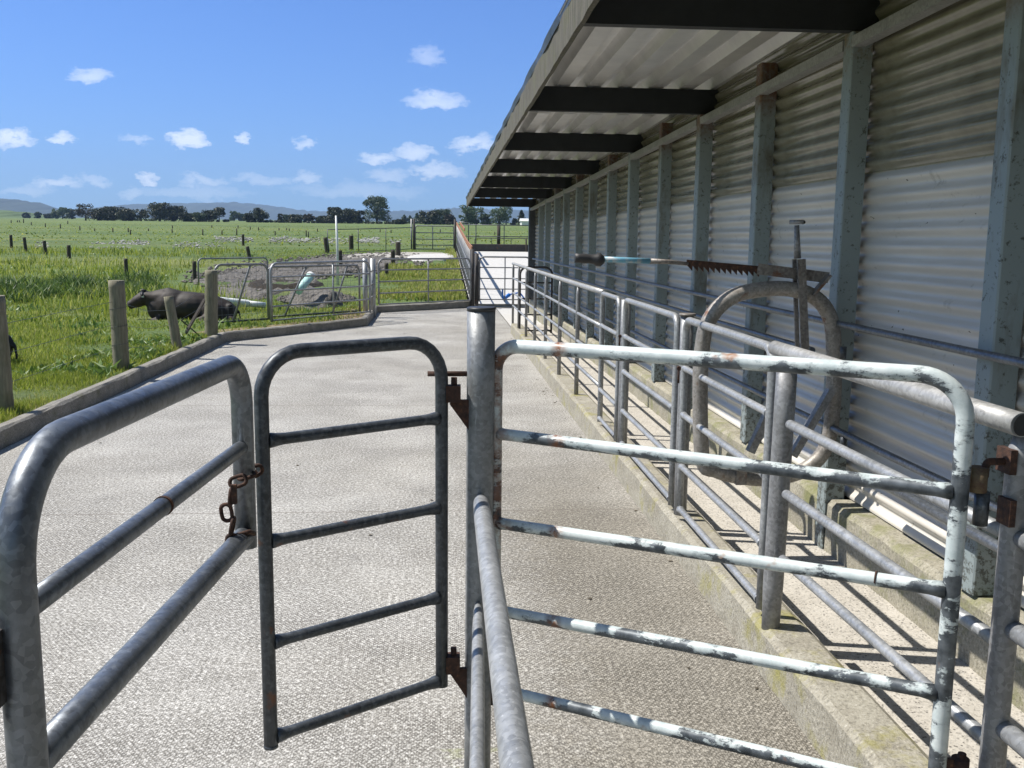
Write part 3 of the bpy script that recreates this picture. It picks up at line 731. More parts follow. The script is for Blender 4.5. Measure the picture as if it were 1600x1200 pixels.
# race railing: near section, its posts, drafting gates, far section with bars
FX = 1.262
t = thing('race_railing', (FX, 2.7, .17), 'near stretch of race railing with one thick top pipe and two thin rails', 'railing')
MB().tube(sub([(1.232, 3.46, 1.215), (FX, 1.97, 1.213)], .2), .027, 28).build('top_rail', GALV_P, t)
MB().tube([(FX + .0005, 1.969, 1.213), (FX + .0006, 1.9685, 1.213)], .0245, 24).build('pipe_mouth_shade', RUBBER, t)  # black disc stands in for the unlit hollow of the pipe
for z in (.70, .455): MB().tube(sub([(1.245, 3.30, z), (1.275, 2.0, z)], .2), .0172, 18).build('rail', GALV_L, t)
MB().tube(sub([(1.245, 3.30, .957), (1.275, 2.0, .957)], .2), .0172, 18).build('rail', GALV_L, t)
m = MB(); m.tube(sub([(1.238, 3.37, .12), (1.25, 3.37, 1.19)], .2), [.032] + [.0375] * 40, 24).build('post', GALV_OLD, t)
fp = thing('hinge_post', (1.285, 2.0, 0), 'grey round post at the right edge carrying the painted gate hinges', 'post')
MB().tube(sub(fillet([(1.283, 2.0, 0), (1.283, 2.0, 1.14), (1.30, 2.0, 1.185)], .03), .15), .0285, 24).build('post_tube', GALV_OLD, fp)
m = MB(); m.tube(fillet([(1.205, 2.0, 1.09), (1.205, 2.0, 1.125), (1.262, 2.0, 1.125)], .012), .0085, 12); m.build('hinge_pin', RUST, fp)
MB().tube([(1.203, 2.0, .98), (1.203, 2.0, 1.056)], .0165, 16).build('hinge_pin', GALV_DK, fp)
m = MB(); m.box((1.246, 1.975, 1.10), (1.262, 2.03, 1.155)); m.build('bracket', RUST, fp)
m = MB(); m.bar((1.253, 1.985, .985), (1.253, 1.985, 1.045), .014, .05, (0, 1, 0)); m.build('rust_patch', RUST, fp)
m = MB(); m.tube(fillet([(1.208, 2.0, .43), (1.208, 2.0, .345), (1.26, 2.0, .345)], .01), .0095, 12); m.build('hinge_pin', RUST, fp)
t = thing('side_rails', (1.30, 1.2, 0), 'three thick rails leaving the right-hand hinge post towards the camera', 'railing')
for z in (.74, .50, .955): MB().tube(sub([(1.29, 1.99, z), (1.32, -.8, z)], .2), .0225, 20).build('rail', GALV_L, t)
MB().tube([(1.32, -.8, .0), (1.32, -.8, 1.2)], .03, 18).build('post', GALV_L, t)

def race_post(y, label, z1, r=.034, cap=False, x=FX, name='race_post'):
    t = thing(name, (x, y, .17), label, 'post', 'posts in the race railing')
    MB().tube(sub([(x, y, .10), (x, y, z1)], .3), r, 22).build('post_tube', GALV_OLD, t)
    if cap: MB().tube([(x, y, z1), (x, y, z1 + .012)], r * 1.28, 22).build('cap_plate', STEEL_BROWN, t)
    m = MB(); m.tube([(x - .04, y - .02, .955), (x - .045, y - .05, .957)], .012, 12); m.tube([(x - .045, y - .04, .88), (x - .045, y - .04, .965)], .006, 8); m.build('bolt', RUST, t)
    return t
race_post(4.86, 'round steel post with flat cap plate beside the head bail', 1.225, .034, True)
race_post(6.52, 'round steel post left of the capped one, with a rusty bolt', 1.205, .034)
panel('race_gate', 'galvanised race gate in front of the head bail, nearest of the three in line', 'gate', (FX - .03, 4.76), (FX - .03, 3.47), .20, 1.213, [.965, .725, .455, .23], .0185, .0158, GALV_L, rad=.07, group='gates along the race')
panel('race_gate', 'middle galvanised race gate between the two round posts', 'gate', (FX - .03, 6.38), (FX - .03, 4.94), .20, 1.213, [.965, .725, .455, .23], .0175, .0155, GALV_L, rad=.07, group='gates along the race')
panel('race_gate', 'short race gate next to the barred railing', 'gate', (FX - .03, 7.33), (FX - .03, 6.60), .20, 1.205, [.955, .72, .455, .23], .0165, .015, GALV_L, rad=.07, group='gates along the race')
t = thing('barred_railing', (FX, 12, .17), 'long far stretch of race railing with upright bars on the kerb', 'railing')
MB().tube(sub([(FX, 7.42, 1.203), (FX, 17.1, 1.190)], .8), .0225, 18).build('top_rail', GALV_P, t)
for z in (.935, .68, .455): MB().tube(sub([(FX, 7.45, z), (FX, 17.05, z)], .8), .0145, 12).build('rail', GALV_L, t)
for Y in (7.48, 8.85, 10.2, 11.6, 12.95, 14.3, 15.7, 17.0):
    m = MB(); m.tube([(FX, Y, .12), (FX, Y, 1.11), (FX, Y, 1.185)], [.0205, .0205, .011], 14).build('bar', GALV_OLD, t)
panel('cross_gate', 'dark rusty gate closing the race near its far end', 'gate', (1.27, 15.6), (1.79, 15.6), .10, 1.17, [.92, .66, .40, .14], .017, .013, DARKIRON, rad=.12)

# head bail across the race
hb = thing('head_bail', (1.64, 4.66, .07), 'old steel head bail, a rounded pipe frame across the cattle race', 'head bail')
def ry(x, y, Y=4.47): return un(x, y, Y=Y - .19 if Y > 4.5 else Y)
P = [ry(1098, 720), ry(1094, 620), ry(1097, 545), ry(1108, 500), ry(1140, 466), ry(1185, 453), ry(1235, 452), ry(1275, 466), ry(1298, 500), ry(1303, 560), ry(1301, 640), ry(1290, 700), ry(1255, 735), ry(1200, 748), ry(1150, 744), ry(1118, 735)]
def cr(P, n=5):
    out = []; k = len(P)
    for i in range(k):
        a, b_, c, d = P[(i - 1) % k], P[i], P[(i + 1) % k], P[(i + 2) % k]
        for j in range(n):
            t_ = j / n; out.append(.5 * ((2 * b_) + (c - a) * t_ + (2 * a - 5 * b_ + 4 * c - d) * t_ ** 2 + (3 * b_ - a - 3 * c + d) * t_ ** 3))
    return out
MB().tube(cr(P), .0365, 20, closed=True).build('frame', m_galv('bail_frame_steel', (.33, .31, .285), (.15, .135, .12), .35, .5, .03), hb)
for (xa, xb, dy) in ((1241, 1246, .05), (1252, 1258, -.045)):
    m = MB(); m.bar(ry(xa, 405, 4.66 + dy), ry(xb, 548, 4.66 + dy), .038 if dy < 0 else .02, .012, (0, 1, 0)); m.build('guide_bar', STEEL_BROWN, hb)
m = MB(); m.tube([ry(1246, 404, 4.655), ry(1245, 352, 4.655)], [.017, .0115], 14); m.tube([ry(1234, 347, 4.655), ry(1256, 347, 4.62)], .0105, 14); m.build('tee_handle', GALV_OLD, hb)
m = MB(); m.tube([ry(1256.3, 347, 4.6185), ry(1256.4, 347, 4.618)], .008, 12); m.build('handle_bore_shade', RUBBER, hb)  # black disc painted on as the shaded inside of the handle
m = MB(); m.tube([ry(1184, 416, 4.66), ry(1290, 433, 4.66)], .001, 4); m = MB(); m.bar(ry(1183, 420), ry(1294, 434), .014, .052); m.build('link_bar', STEEL_BROWN, hb)
m = MB(); m.bar(ry(1296, 430, 4.63), ry(1268, 462, 4.63), .012, .05, (0, 1, 0)); m.build('link_arm', STEEL_BROWN, hb)
# ratchet blade with saw teeth
m = MB(); a, b_ = ry(1073, 411), ry(1186, 421); n = 13; top = []; bot = []
for i in range(n):
    p = a.lerp(b_, i / n); q = a.lerp(b_, (i + 1) / n)
    V = [p + Vector((0, -.006, .016)), q + Vector((0, -.006, .016)), q + Vector((0, -.006, -.008)), q + Vector((0, -.006, -.034)), p + Vector((0, -.006, -.008))]
    V += [v + Vector((0, .012, 0)) for v in V]
    m.add(V, [(0, 4, 3, 2, 1), (5, 6, 7, 8, 9), (0, 1, 6, 5), (1, 2, 7, 6), (2, 3, 8, 7), (3, 4, 9, 8), (4, 0, 5, 9)])
m.build('ratchet_blade', RUST, hb)
m = MB(); P = sub([ry(1015, 408), ry(1045, 409), ry(1075, 412)], .05); m.tube(P, [.0135] * (len(P) - 2) + [.011, .009], 14); m.build('lever_neck', STEEL_BROWN, hb)
MB().tube(sub([ry(942, 405), ry(1016, 408)], .1), .0135, 14).build('lever_tube', BLUEPAINT, hb)
m = MB(); P = sub([ry(944, 406), ry(938, 406), ry(932, 406), ry(928, 405), ry(898, 403)], .02)
rr = [(.016 if i < 1 else .030 if i < 3 else .021) for i in range(len(P))]; rr = [r_ + (.002 if i % 2 else 0) for i, r_ in enumerate(rr)]; m.tube(P, rr, 16); m.build('grip', RUBBER, hb)
m = MB(); m.bar(ry(1172, 706, 4.60), ry(1216, 612, 4.60), .035, .045, (0, 1, 0)); m.build('brace', GALV_OLD, hb)
m = MB(); m.bar(ry(1298, 610, 4.60), ry(1238, 712, 4.60), .035, .045, (0, 1, 0)); m.build('brace', GALV_OLD, hb)
m = MB(); m.box(tuple(ry(1150, 758, 4.62) + Vector((0, 0, 0))), tuple(ry(1168, 728, 4.62) + Vector((0, .07, 0)))); m.build('clamp', STEEL_BROWN, hb)
for yy in (560, 700): q = un(1317, yy, Y=4.3); MB().tube([q, q + Vector((0, 0, .055))], .015, 14).build('hinge_pin', GALV_DK, hb)

# ------------------------------------------------------------------ yard gates further off
panel('yard_gate', 'five-rail galvanised gate left of the paired round posts, edging the yard', 'gate', un(424, 480, Y=16.7)[:2], un(578, 480, Y=18.9)[:2], .17, 1.165, [.93, .69, .43, .19], .024, .016, GALV_L, bars=(.60,), rad=.16)
panel('yard_gate', 'dark-railed gate right of the paired round posts, with grass behind', 'gate', un(592, 480, Y=21.0)[:2], un(735, 480, Y=22.7)[:2],   .20, 1.165, [.93, .68, .43, .19], .020, .016, GALV_OLD, bars=(.52,), rad=.14)
panel('lane_gate', 'light gate across the lane between the dark posts and the shed corner', 'gate', un(749, 480, Y=23)[:2], un(828, 480, Y=23)[:2], .14, 1.20, [.95, .69, .44, .19], .020, .014, GALV_OLD, bars=(.50,), rad=.12)
for (x, y, Y, lab) in ((571, 404, 19.6, 'left of the two round steel gate posts on the yard kerb'), (583, 404, 19.9, 'right of the two round steel gate posts, with slanted pegs')):
    c = un(x, 480, Y=Y); t = thing('steel_post', (c.x, Y, .1), lab, 'post'); zt = zat(y, Y, x)
    MB().tube([(c.x, Y, .0), (c.x, Y, zt)], .055 if x > 580 else .05, 16).build('post_tube', GALV_L, t)
    if x > 580:
        for zz in (.40, .66, .93): MB().tube([(c.x - .11, Y - .06, zz - .03), (c.x + .03, Y - .06, zz + .04)], .014, 8).build('peg', GALV_OLD, t)
for (x, y0, Y, lab) in ((738, 389, 22.8, 'tall dark post at the start of the lane fence'), (744.5, 396, 23.0, 'dark gate post right beside the tallest lane post')):
    c = un(x, 470, Y=Y); t = MB().tube([(c.x, Y, .0), (c.x, Y, zat(y0, Y, x))], .05, 14).build('dark_post', DARKIRON, None, (c.x, Y, 0)); tag(t, lab, 'post')
t = thing('blue_fitting', un(795, 462, Y=23.2), 'bright blue plastic pipe fitting lying behind the lane gate', 'pipe fitting')
MB().tube([un(786, 467, Y=23.3), un(797, 460, Y=23.3)], .045, 12).build('pipe_end', BLUEPL, t)
MB().tube([un(797, 460, Y=23.3), un(812, 457, Y=23.6), un(822, 470, Y=23.6)], .02, 8).build('hose', BLUEPL, t)
MB().tube([un(785.3, 466, Y=23.02), un(785.3, 452, Y=23.02)], .02, 8).build('sleeve', BLUEPL, t)

# lane fence running away with upright bars and an orange top board
t = thing('lane_fence', (.74, 35, .5), 'barred fence running away beside the lane under an orange top board', 'fence')
n = 24
for i in range(n):
    Y = 23.3 + (47.5 - 23.3) * i / (n - 1); m = MB().tube([(.74, Y, ramp(Y) - .02), (.74, Y, ramp(Y) + 1.30)], .015, 8); m.build('bar', GALV_OLD, t)
for dz in (.35, .8, 1.28):
    MB().tube([(.74, Y, ramp(Y) + dz) for Y in np.linspace(23, 47.6, 14)], .018, 8).build('rail', GALV_OLD, t)
m = MB(); P = [(.72, Y, ramp(Y) + 1.36) for Y in np.linspace(23.0, 47.6, 14)]
for a, b_ in zip(P[:-1], P[1:]): m.bar(a, b_, .03, .12)
m.build('top_board', ORANGE, t)
m = MB(); P = [(.9, Y, ramp(Y) + 1.36) for Y in np.linspace(38.0, 47.6, 6)]
for a, b_ in zip(P[:-1], P[1:]): m.bar(a, b_, .03, .12)
m.build('top_board', ORANGE, t)

# far side: gate, post and rail along the lane end
def G2(x, Y, dz=.12): p = un(x, 380, Y=Y); return (p.x, Y, ramp(Y) + dz)
a, b_ = G2(649, 46.5), G2(709, 46.5)
panel('far_gate', 'bright galvanised gate at the far end beside the lane fence', 'gate', a[:2], b_[:2], a[2] - .0, a[2] + 1.12, [a[2] + .8, a[2] + .5, a[2] + .22, a[2] + .03], .028, .024, GALV_OLD, bars=(.45,), rad=.1)
for x, lab in ((643, 'thin pale post left of the bright far gate'), (647, 'dark latch post touching the bright far gate'), (711, 'stout dark post where far gate meets lane fence')):
    p = G2(x, 46.3); o = MB().tube([(p[0], p[1], p[2] - .2), (p[0], p[1], p[2] + 1.45)], .06 if x > 645 else .04, 10).build('far_post', DARKIRON if x > 645 else GALV_OLD, None, (p[0], p[1], p[2])); tag(o, lab, 'post')
t = thing('mesh_fence', G2(590, 44), 'long low wire mesh panel fence between white pole and far gate', 'fence')
za = lambda Y: ramp(Y) + .1
pts = [G2(x, Y) for x, Y in ((512, 42), (560, 43.2), (603, 44.5), (643, 46))]
MB().tube([(p[0], p[1], p[2] + 1.05) for p in pts], .018, 8).build('top_rail', GALV_DK, t)
MB().tube([(p[0], p[1], p[2] + .06) for p in pts], .015, 8).build('rail', GALV_DK, t)
for p in pts: MB().tube([(p[0], p[1], p[2] - .1), (p[0], p[1], p[2] + 1.05)], .018, 8).build('upright', GALV_DK, t)
t = thing('pipe_fence', (6, 49, 1), 'dark pipe rail fence across the end of the lane', 'fence')
for dz in (1.18, .62): MB().tube([(.75, 48.2, 1.15 + dz), (6.5, 48.2, 1.15 + dz)], .022, 8).build('rail', GALV_DK, t)
for x in (.8, 1.7, 3.1, 4.5, 5.9): MB().tube([(x, 48.2, 1.0), (x, 48.2, 1.15 + 1.2)], .022, 8).build('upright', GALV_DK, t)
o = MB().tube([G2(779, 48.6), (G2(779, 48.6)[0], 48.6, 1.2 + 1.15)], .09, 10).build('fence_post', DKWOOD); tag(o, 'thick dark wooden post in the middle of the end pipe fence', 'post')
panel('low_panel', 'low dark rail panel in front of the end pipe fence', 'fence panel', G2(742, 48.0)[:2], G2(829, 48.0)[:2], 1.2, 1.68, [1.26], .018, .014, GALV_DK, bars=(.3, .65), rad=.06)
t = thing('goal_frame', G2(727, 60), 'thin pale pipe frame standing beyond the lane fence top', 'frame')
p, q = G2(718, 60), G2(732, 60); MB().tube([(p[0], 60, zat(347, 60, 718)), (q[0], 60, zat(348, 60, 732)), (q[0], 60, q[2])], .04, 8).build('pipe', GALV_OLD, t)

# leaning mesh gates behind the yard gate
def mesh_gate(name, label, xa, ya, xb, yb, ztop, diag, legs=(1, 1)):
    A = un(xa, 480, Y=ya); B = un(xb, 480, Y=yb); zb = .16; d = Vector((B.x - A.x, yb - ya, 0))
    t = thing(name, (A.x, ya, .12), label, 'gate')
    MB().tube(fillet([V3((A.x, ya), zb), V3((A.x, ya), ztop), V3((B.x, yb), ztop), V3((B.x, yb), zb)], .14), .021, 10).build('frame', GALV_OLD, t)
    MB().tube([V3((A.x, ya), zb + .02), V3((B.x, yb), zb + .02)], .018, 8).build('rail', GALV_DK, t)
    for f0, f1 in diag:
        MB().tube(fillet([V3(Vector((A.x, ya, 0)) + d * (f1 + .12), ztop), V3(Vector((A.x, ya, 0)) + d * f1, ztop - .01), V3(Vector((A.x, ya, 0)) + d * f0, zb)], .1), .019, 8).build('diagonal_brace', GALV_OLD, t)
    m = MB(); L = d.length; n = int(L / .11)
    for i in range(n + 1):
        c = Vector((A.x, ya, 0)) + d * (i / n); m.tube([V3(c, zb), V3(c, ztop - .02)], .0022, 3, caps=False)
    for k in range(7):
        z = zb + .05 + k * (.07 + .018 * k); m.tube([V3((A.x, ya), z), V3((B.x, yb), z)], .0022, 3, caps=False)
    m.build('wire_mesh', GALV, t); return t
mesh_gate('mesh_gate', 'mesh-filled pipe gate standing on the grass right of the tall wooden post', 337, 16.4, 420, 17.2, 1.14, [(.30, .66)])
mesh_gate('mesh_gate', 'mesh-filled pipe gate half hidden behind the five-rail yard gate', 419, 17.6, 562, 19.2, 1.08, [(.16, .40), (.68, .86)])
mesh_gate('mesh_gate', 'rusty mesh gate farther back beside the short wooden post', 312, 26.5, 420, 28.5, 1.02, [])

# white pole, pipes
p = G(528, 452); t = MB().tube([p, Vector((p.x, p.y, zat(380, p.y, 527))), Vector((p.x - .02, p.y, zat(337, p.y, 527)))], [.036, .032, .024], 12).build('white_pole', WHITEPL, None, p); tag(t, 'tall thin white pole standing in the grass', 'pole')
p = G(340, 474, .3); q = G(402, 474, .22); q = Vector((q.x, p.y + .3, .28)); p.z = .36
t = thing('white_pipe', p, 'white plastic pipe lying on the ground behind the cow', 'pipe'); MB().tube(sub([p, q], .3), .075, 14, caps=False).build('pipe_tube', WHITEPL, t); MB().tube([q, q + (q - p).normalized() * .35], .06, 12).build('pipe_end', WHITEPL, t)
a, b_ = un(466, 455, Y=20.5), un(484, 433, Y=21.0)
t = thing('drain_pipe', a, 'pale teal plastic pipe rising out of the dirt pit', 'pipe'); MB().tube([a, a.lerp(b_, .5), b_], .085, 14).build('pipe_tube', TEAL, t); MB().tube([b_, b_ + (b_ - a).normalized() * .07], .10, 14).build('pipe_collar', WHITEPL, t)
m = MB(); R = random.Random(3); c = G(447, 452, .12); V = []
for q in range(5):
    for k in range(18):
        an = 2 * math.pi * k / 18; rr = (1.15, 1.0, .8, .5, .0)[q]; V.append((c.x + math.cos(an) * rr * .95 + R.uniform(-.04, .04), c.y + math.sin(an) * rr * 1.2, c.z + (-.05, .20, .16, .03, .0)[q] + R.uniform(-.03, .03)))
m.add(V, [(q * 18 + k, q * 18 + (k + 1) % 18, (q + 1) * 18 + (k + 1) % 18, (q + 1) * 18 + k) for q in range(4) for k in range(18)], True)
o = m.build('dirt_pit', m_simple('dark_wet_soil', (.012, .010, .008), (.035, .026, .018), 6, .95, 0, .8, 20, .05)); tag(o, kind='structure')

# ------------------------------------------------------------------ wooden posts and wires, left
wf = thing('wire_fence', (-3.55, 11, .1), 'broken post and wire fence behind the left kerb, one post leaning', 'fence')
def wpost(m, a, b_, r, seg=18, seed=0):
    R = random.Random(seed); a, b_ = Vector(a), Vector(b_); P = sub([a, b_], .07); n = len(P)
    P = [p + Vector((R.uniform(-.003, .003), R.uniform(-.003, .003), 0)) for p in P]
    m.tube(P, [r * (1.03 - .05 * i / n + R.uniform(-.012, .012)) for i in range(n)] , seg); return m
def wp(x0, y0, x1, Y, r, seed):
    b_ = un(x1, 560, Y=Y); zt = zat(y0, Y, x0); t_ = un(x0, y0, Y=Y)
    wpost(MB(), (b_.x, Y, .02), (t_.x, Y, zt), r, seed=seed).build('fence_post', POSTW, wf); return Vector((t_.x, Y, zt)), Vector((b_.x, Y, .1))
p1 = wp(-6, 462, 3, 8.15, .068, 1); p2 = wp(182, 438, 189, 10.95, .086, 2); p3 = wp(263, 463, 280, 12.95, .062, 3); p4 = wp(330, 422, 331, 14.7, .094, 4)
def wire(pts, r=.0022): 
    MB().tube(pts, r, 4, caps=False).build('wire', GALV_DK, wf)
for f in (.25, .5, .75):
    wire([p1[0].lerp(p1[1], f) + Vector((-.06, 0, 0)), p2[0].lerp(p2[1], f) + Vector((-.04, 0, .02))])
    wire([p2[0].lerp(p2[1], f) + Vector((.0, .09, 0)), (p2[0].lerp(p2[1], f) + p3[0].lerp(p3[1], f)) / 2 + Vector((0, 0, -.05)), p3[0].lerp(p3[1], f)])
    wire([p3[0].lerp(p3[1], f), p4[0].lerp(p4[1], f) + Vector((0, 0, .03))])
for k in range(3):   # coils of slack wire round the posts
    q = p2[1] + Vector((0, 0, .25 + .2 * k)); wire([q + Vector((math.cos(a) * .092, math.sin(a) * .092, a * .012)) for a in np.linspace(0, 6.3, 16)], .0025)
m = MB(); m.bar(un(319, 470, Y=14.45), un(291, 519, Y=14.0), .03, .085, (0, -1, 0)); m.build('broken_plank', PLANK, wf)
m = MB(); m.bar(un(283, 500, Y=14.0), un(318, 530, Y=14.3), .012, .015); m.build('stay_rod', DARKIRON, wf)

# short posts out in the pasture
posts = [(304, 408, 440, .10, 'short dark wooden post at the left end of the rusty mesh gate'), (198, 404, 433, .10, 'lone wooden post in the weeds above the lying cow'),
 (108, 383, 407, .09, 'flat-topped post, right-hand end of the row of four in the left pasture'), (72, 376, 401, .08, 'third post from the left in the row of four'), (41, 371, 394, .08, 'second post from the left in the row of four'), (18, 367, 387, .08, 'leftmost post in the row of four in the left pasture'),
 (380, 366, 384, .08, 'post standing by the white rubble left of the white pole'), (392, 385, 408, .09, 'leaning post behind the far mesh gate'), (512, 371, 395, .16, 'thick dark leaning post left of the white pole'),
 (549, 368, 390, .16, 'thick dark post right of the white pole in the rubble'), (622, 378, 402, .16, 'thick dark post left of the far gate'), (614, 391, 418, .11, 'dark post standing behind the dark-railed gate top'), (604, 411, 436, .11, 'low dark stump post in the grass behind the dark-railed gate'),
 (532, 391, 422, .10, 'dark timber post just behind the white pole')]
for i, (x, y0, y1, w, lab) in enumerate(posts):
    p = G(x, y1); h = zat(y0, p.y, x) - p.z; R = random.Random(i); ln = {392: -.22, 512: -.12, 41: -.08, 72: -.06}.get(x, R.uniform(-.02, .02))
    o = wpost(MB(), p - Vector((0, 0, .1)), p + Vector((ln * h, 0, h)), w * .55 + .02 * (p.y > 30), 10, i).build('fence_post', DKWOOD, None, p); tag(o, lab, 'fence post', 'wooden posts in the pasture')
far = [(17.5, 344, 348.5), (27.5, 344, 347.5), (30.5, 344, 347.5), (37, 342, 348.5), (49, 347, 351.5), (71, 349, 355), (94.5, 350, 357), (106, 345, 350), (125, 353, 360), (148, 357, 361), (176.5, 356, 363), (200.5, 356, 363), (204, 359, 367),
 (232, 357, 361), (269.5, 352, 357), (269, 358, 364), (317, 358, 368), (331, 352, 356), (347, 360, 367), (370, 357, 368), (372, 352, 357), (391, 354, 359), (404, 355, 360), (430, 361, 368), (436, 356, 360), (448, 356, 360), (452, 357, 361), (478.6, 360, 370), (482, 362, 371), (496, 357, 362),
 (594, 358, 363), (611, 359, 364), (688, 358, 364), (773, 362, 367), (822, 372, 390)]
for i, (x, y0, y1) in enumerate(far):
    p = G(x, y1); h = zat(y0, p.y, x) - p.z
    o = MB().tube([p - Vector((0, 0, .1)), p + Vector((0, 0, h))], max(.045, .00035 * p.y + .02), 6).build('fence_post', DKWOOD, None, p)
    tag(o, 'tiny dark fence post in the far pasture, one of a scattered line below the trees', 'fence post', 'tiny posts in the far pasture')

# ------------------------------------------------------------------ cows
def blob_body(name, parts, tubes, mat, parent, vox=.022, smooth=8):
    """one continuous skin: overlapping volumes fused by a voxel remesh"""
    m = MB()
    for (c, r, rot) in parts:
        M3 = Matrix.Rotation(rot, 3, 'Y'); V = []; Fc = []; a, b_ = 16, 10
        for i in range(1, b_):
            th = math.pi * i / b_
            for k in range(a):
                ph = 2 * math.pi * k / a; v = Vector((math.sin(th) * math.cos(ph) * r[0], math.sin(th) * math.sin(ph) * r[1], math.cos(th) * r[2])); V.append(M3 @ v + Vector(c))
        V.append(M3 @ Vector((0, 0, r[2])) + Vector(c)); V.append(M3 @ Vector((0, 0, -r[2])) + Vector(c))
        for i in range(b_ - 2):
            for k in range(a): Fc.append((i * a + k, i * a + (k + 1) % a, (i + 1) * a + (k + 1) % a, (i + 1) * a + k)[::-1])
        n = len(V)
        for k in range(a): Fc.append((n - 2, (k + 1) % a, k)[::-1]); Fc.append((n - 1, (b_ - 2) * a + k, (b_ - 2) * a + (k + 1) % a)[::-1])
        m.add(V, Fc, True)
    for P, R_ in tubes: m.tube(P, R_, 12)
    o = m.build(name, mat, parent)
    md = o.modifiers.new('fuse', 'REMESH'); md.mode = 'VOXEL'; md.voxel_size = vox; md.use_smooth_shade = True
    ms = o.modifiers.new('soften', 'SMOOTH'); ms.iterations = smooth; ms.factor = .5
    return o
def cow(loc, label, mat, scale=1.0, head=True, flip=False):
    """lying on its chest, facing -X; local metres: body 0..1.9 along X"""
    t = thing('cow', loc, label, 'cow'); L = Vector(loc)
    s = scale
    def W(x, y, z): return L + Vector((x * s * (-1 if flip else 1), y * s, z * s))
    parts = [(W(.62, 0, .36), (.36 * s, .27 * s, .33 * s), 0), (W(1.0, 0, .34), (.46 * s, .31 * s, .30 * s), .05), (W(1.40, 0, .28), (.42 * s, .29 * s, .25 * s), .16),
             (W(.50, -.12, .38), (.13 * s, .12 * s, .27 * s), .35), (W(.50, .12, .38), (.13 * s, .12 * s, .27 * s), .35),
             (W(1.47, -.2, .24), (.27 * s, .13 * s, .22 * s), .5), (W(1.70, 0, .22), (.2 * s, .22 * s, .2 * s), 0),
             (W(1.72, -.2, .10), (.22 * s, .09 * s, .09 * s), 0), (W(.35, -.02, .30), (.2 * s, .17 * s, .24 * s), 0), (W(1.42, -.2, .50), (.09 * s, .06 * s, .06 * s), 0), (W(1.42, .2, .50), (.09 * s, .06 * s, .06 * s), 0), (W(1.78, -.1, .36), (.07 * s, .05 * s, .06 * s), 0)]
    tubes = [([W(.5, 0, .50), W(.28, 0, .50), W(.10, -.01, .545)], [.19 * s, .145 * s, .10 * s]),
             ([W(.42, 0, .32), W(.22, 0, .42), W(.08, 0, .49)], [.16 * s, .11 * s, .09 * s]),
             ([W(.16, -.01, .50), W(.08, -.01, .495), W(-.03, -.01, .44), W(-.12, -.01, .395), W(-.19, -.01, .365), W(-.215, -.01, .355)], [.105 * s, .135 * s, .125 * s, .095 * s, .088 * s, .055 * s]), ([W(.06, -.01, .575), W(-.05, -.01, .50)], [.07 * s, .06 * s]),
             ([W(.3, 0, .60), W(.58, 0, .675), W(.85, 0, .62), W(1.1, 0, .60), W(1.42, 0, .555), W(1.75, 0, .40), W(1.86, 0, .3)], [.06 * s, .05 * s, .035 * s, .035 * s, .05 * s, .06 * s, .05 * s]),
             ([W(.45, -.17, .12), W(.25, -.22, .07), W(.52, -.30, .05)], [.085 * s, .06 * s, .045 * s]),
             ([W(.5, .15, .12), W(.3, .2, .07), W(.55, .25, .05)], [.08 * s, .06 * s, .045 * s]),
             ([W(1.5, -.25, .16), W(1.2, -.36, .08), W(1.42, -.42, .05), W(1.05, -.44, .04)], [.12 * s, .075 * s, .05 * s, .035 * s]),
             ([W(1.86, .0, .36), W(1.95, -.02, .22), W(1.97, -.06, .08)], [.03 * s, .022 * s, .02 * s])]
    blob_body('body', parts, tubes, mat, t, .02, 5)
    for sy in (-1, 1):
        m = MB(); a = W(.10, sy * .09 - .01, .60); P = [a, a + Vector((.01, sy * .07, .012)) * s, a + Vector((.03, sy * .14, -.01)) * s, a + Vector((.04, sy * .18, -.03)) * s]
        m.tube(P, [.022 * s, .038 * s, .030 * s, .008 * s], 10); m.build('ear', BLACKCOW, t)
        m = MB(); e = W(-.03, sy * .118 - .01, .485); m.tube([e, e + Vector((0, sy * .012, 0)) * s], [.016 * s, .008 * s], 10); m.build('eye', RUBBER, t)
    m = MB(); a = W(.135, -.21, .585); m.bar(a, a + Vector((.0, 0, -.045)), .04, .008, (0, 1, 0)); m.build('ear_tag', WHITEPL, t)
    m = MB(); m.tube([W(.05, -.02, .62), W(.08, -.01, .655), W(.14, -.01, .64)], [.03 * s, .045 * s, .03 * s], 8); m.build('poll_tuft', BLACKCOW, t)
    return t
c0 = un(219, 500, Y=17.6)
cow((c0.x, 17.6, .05), 'dark brown cow lying in the grass behind the wooden posts', COWMAT, .90)
c1 = un(17, 540, Y=11.4)
cow((c1.x - 1.85, 11.4, .10), 'black cow lying at the left edge, only its rump past the first post', BLACKCOW, .98)

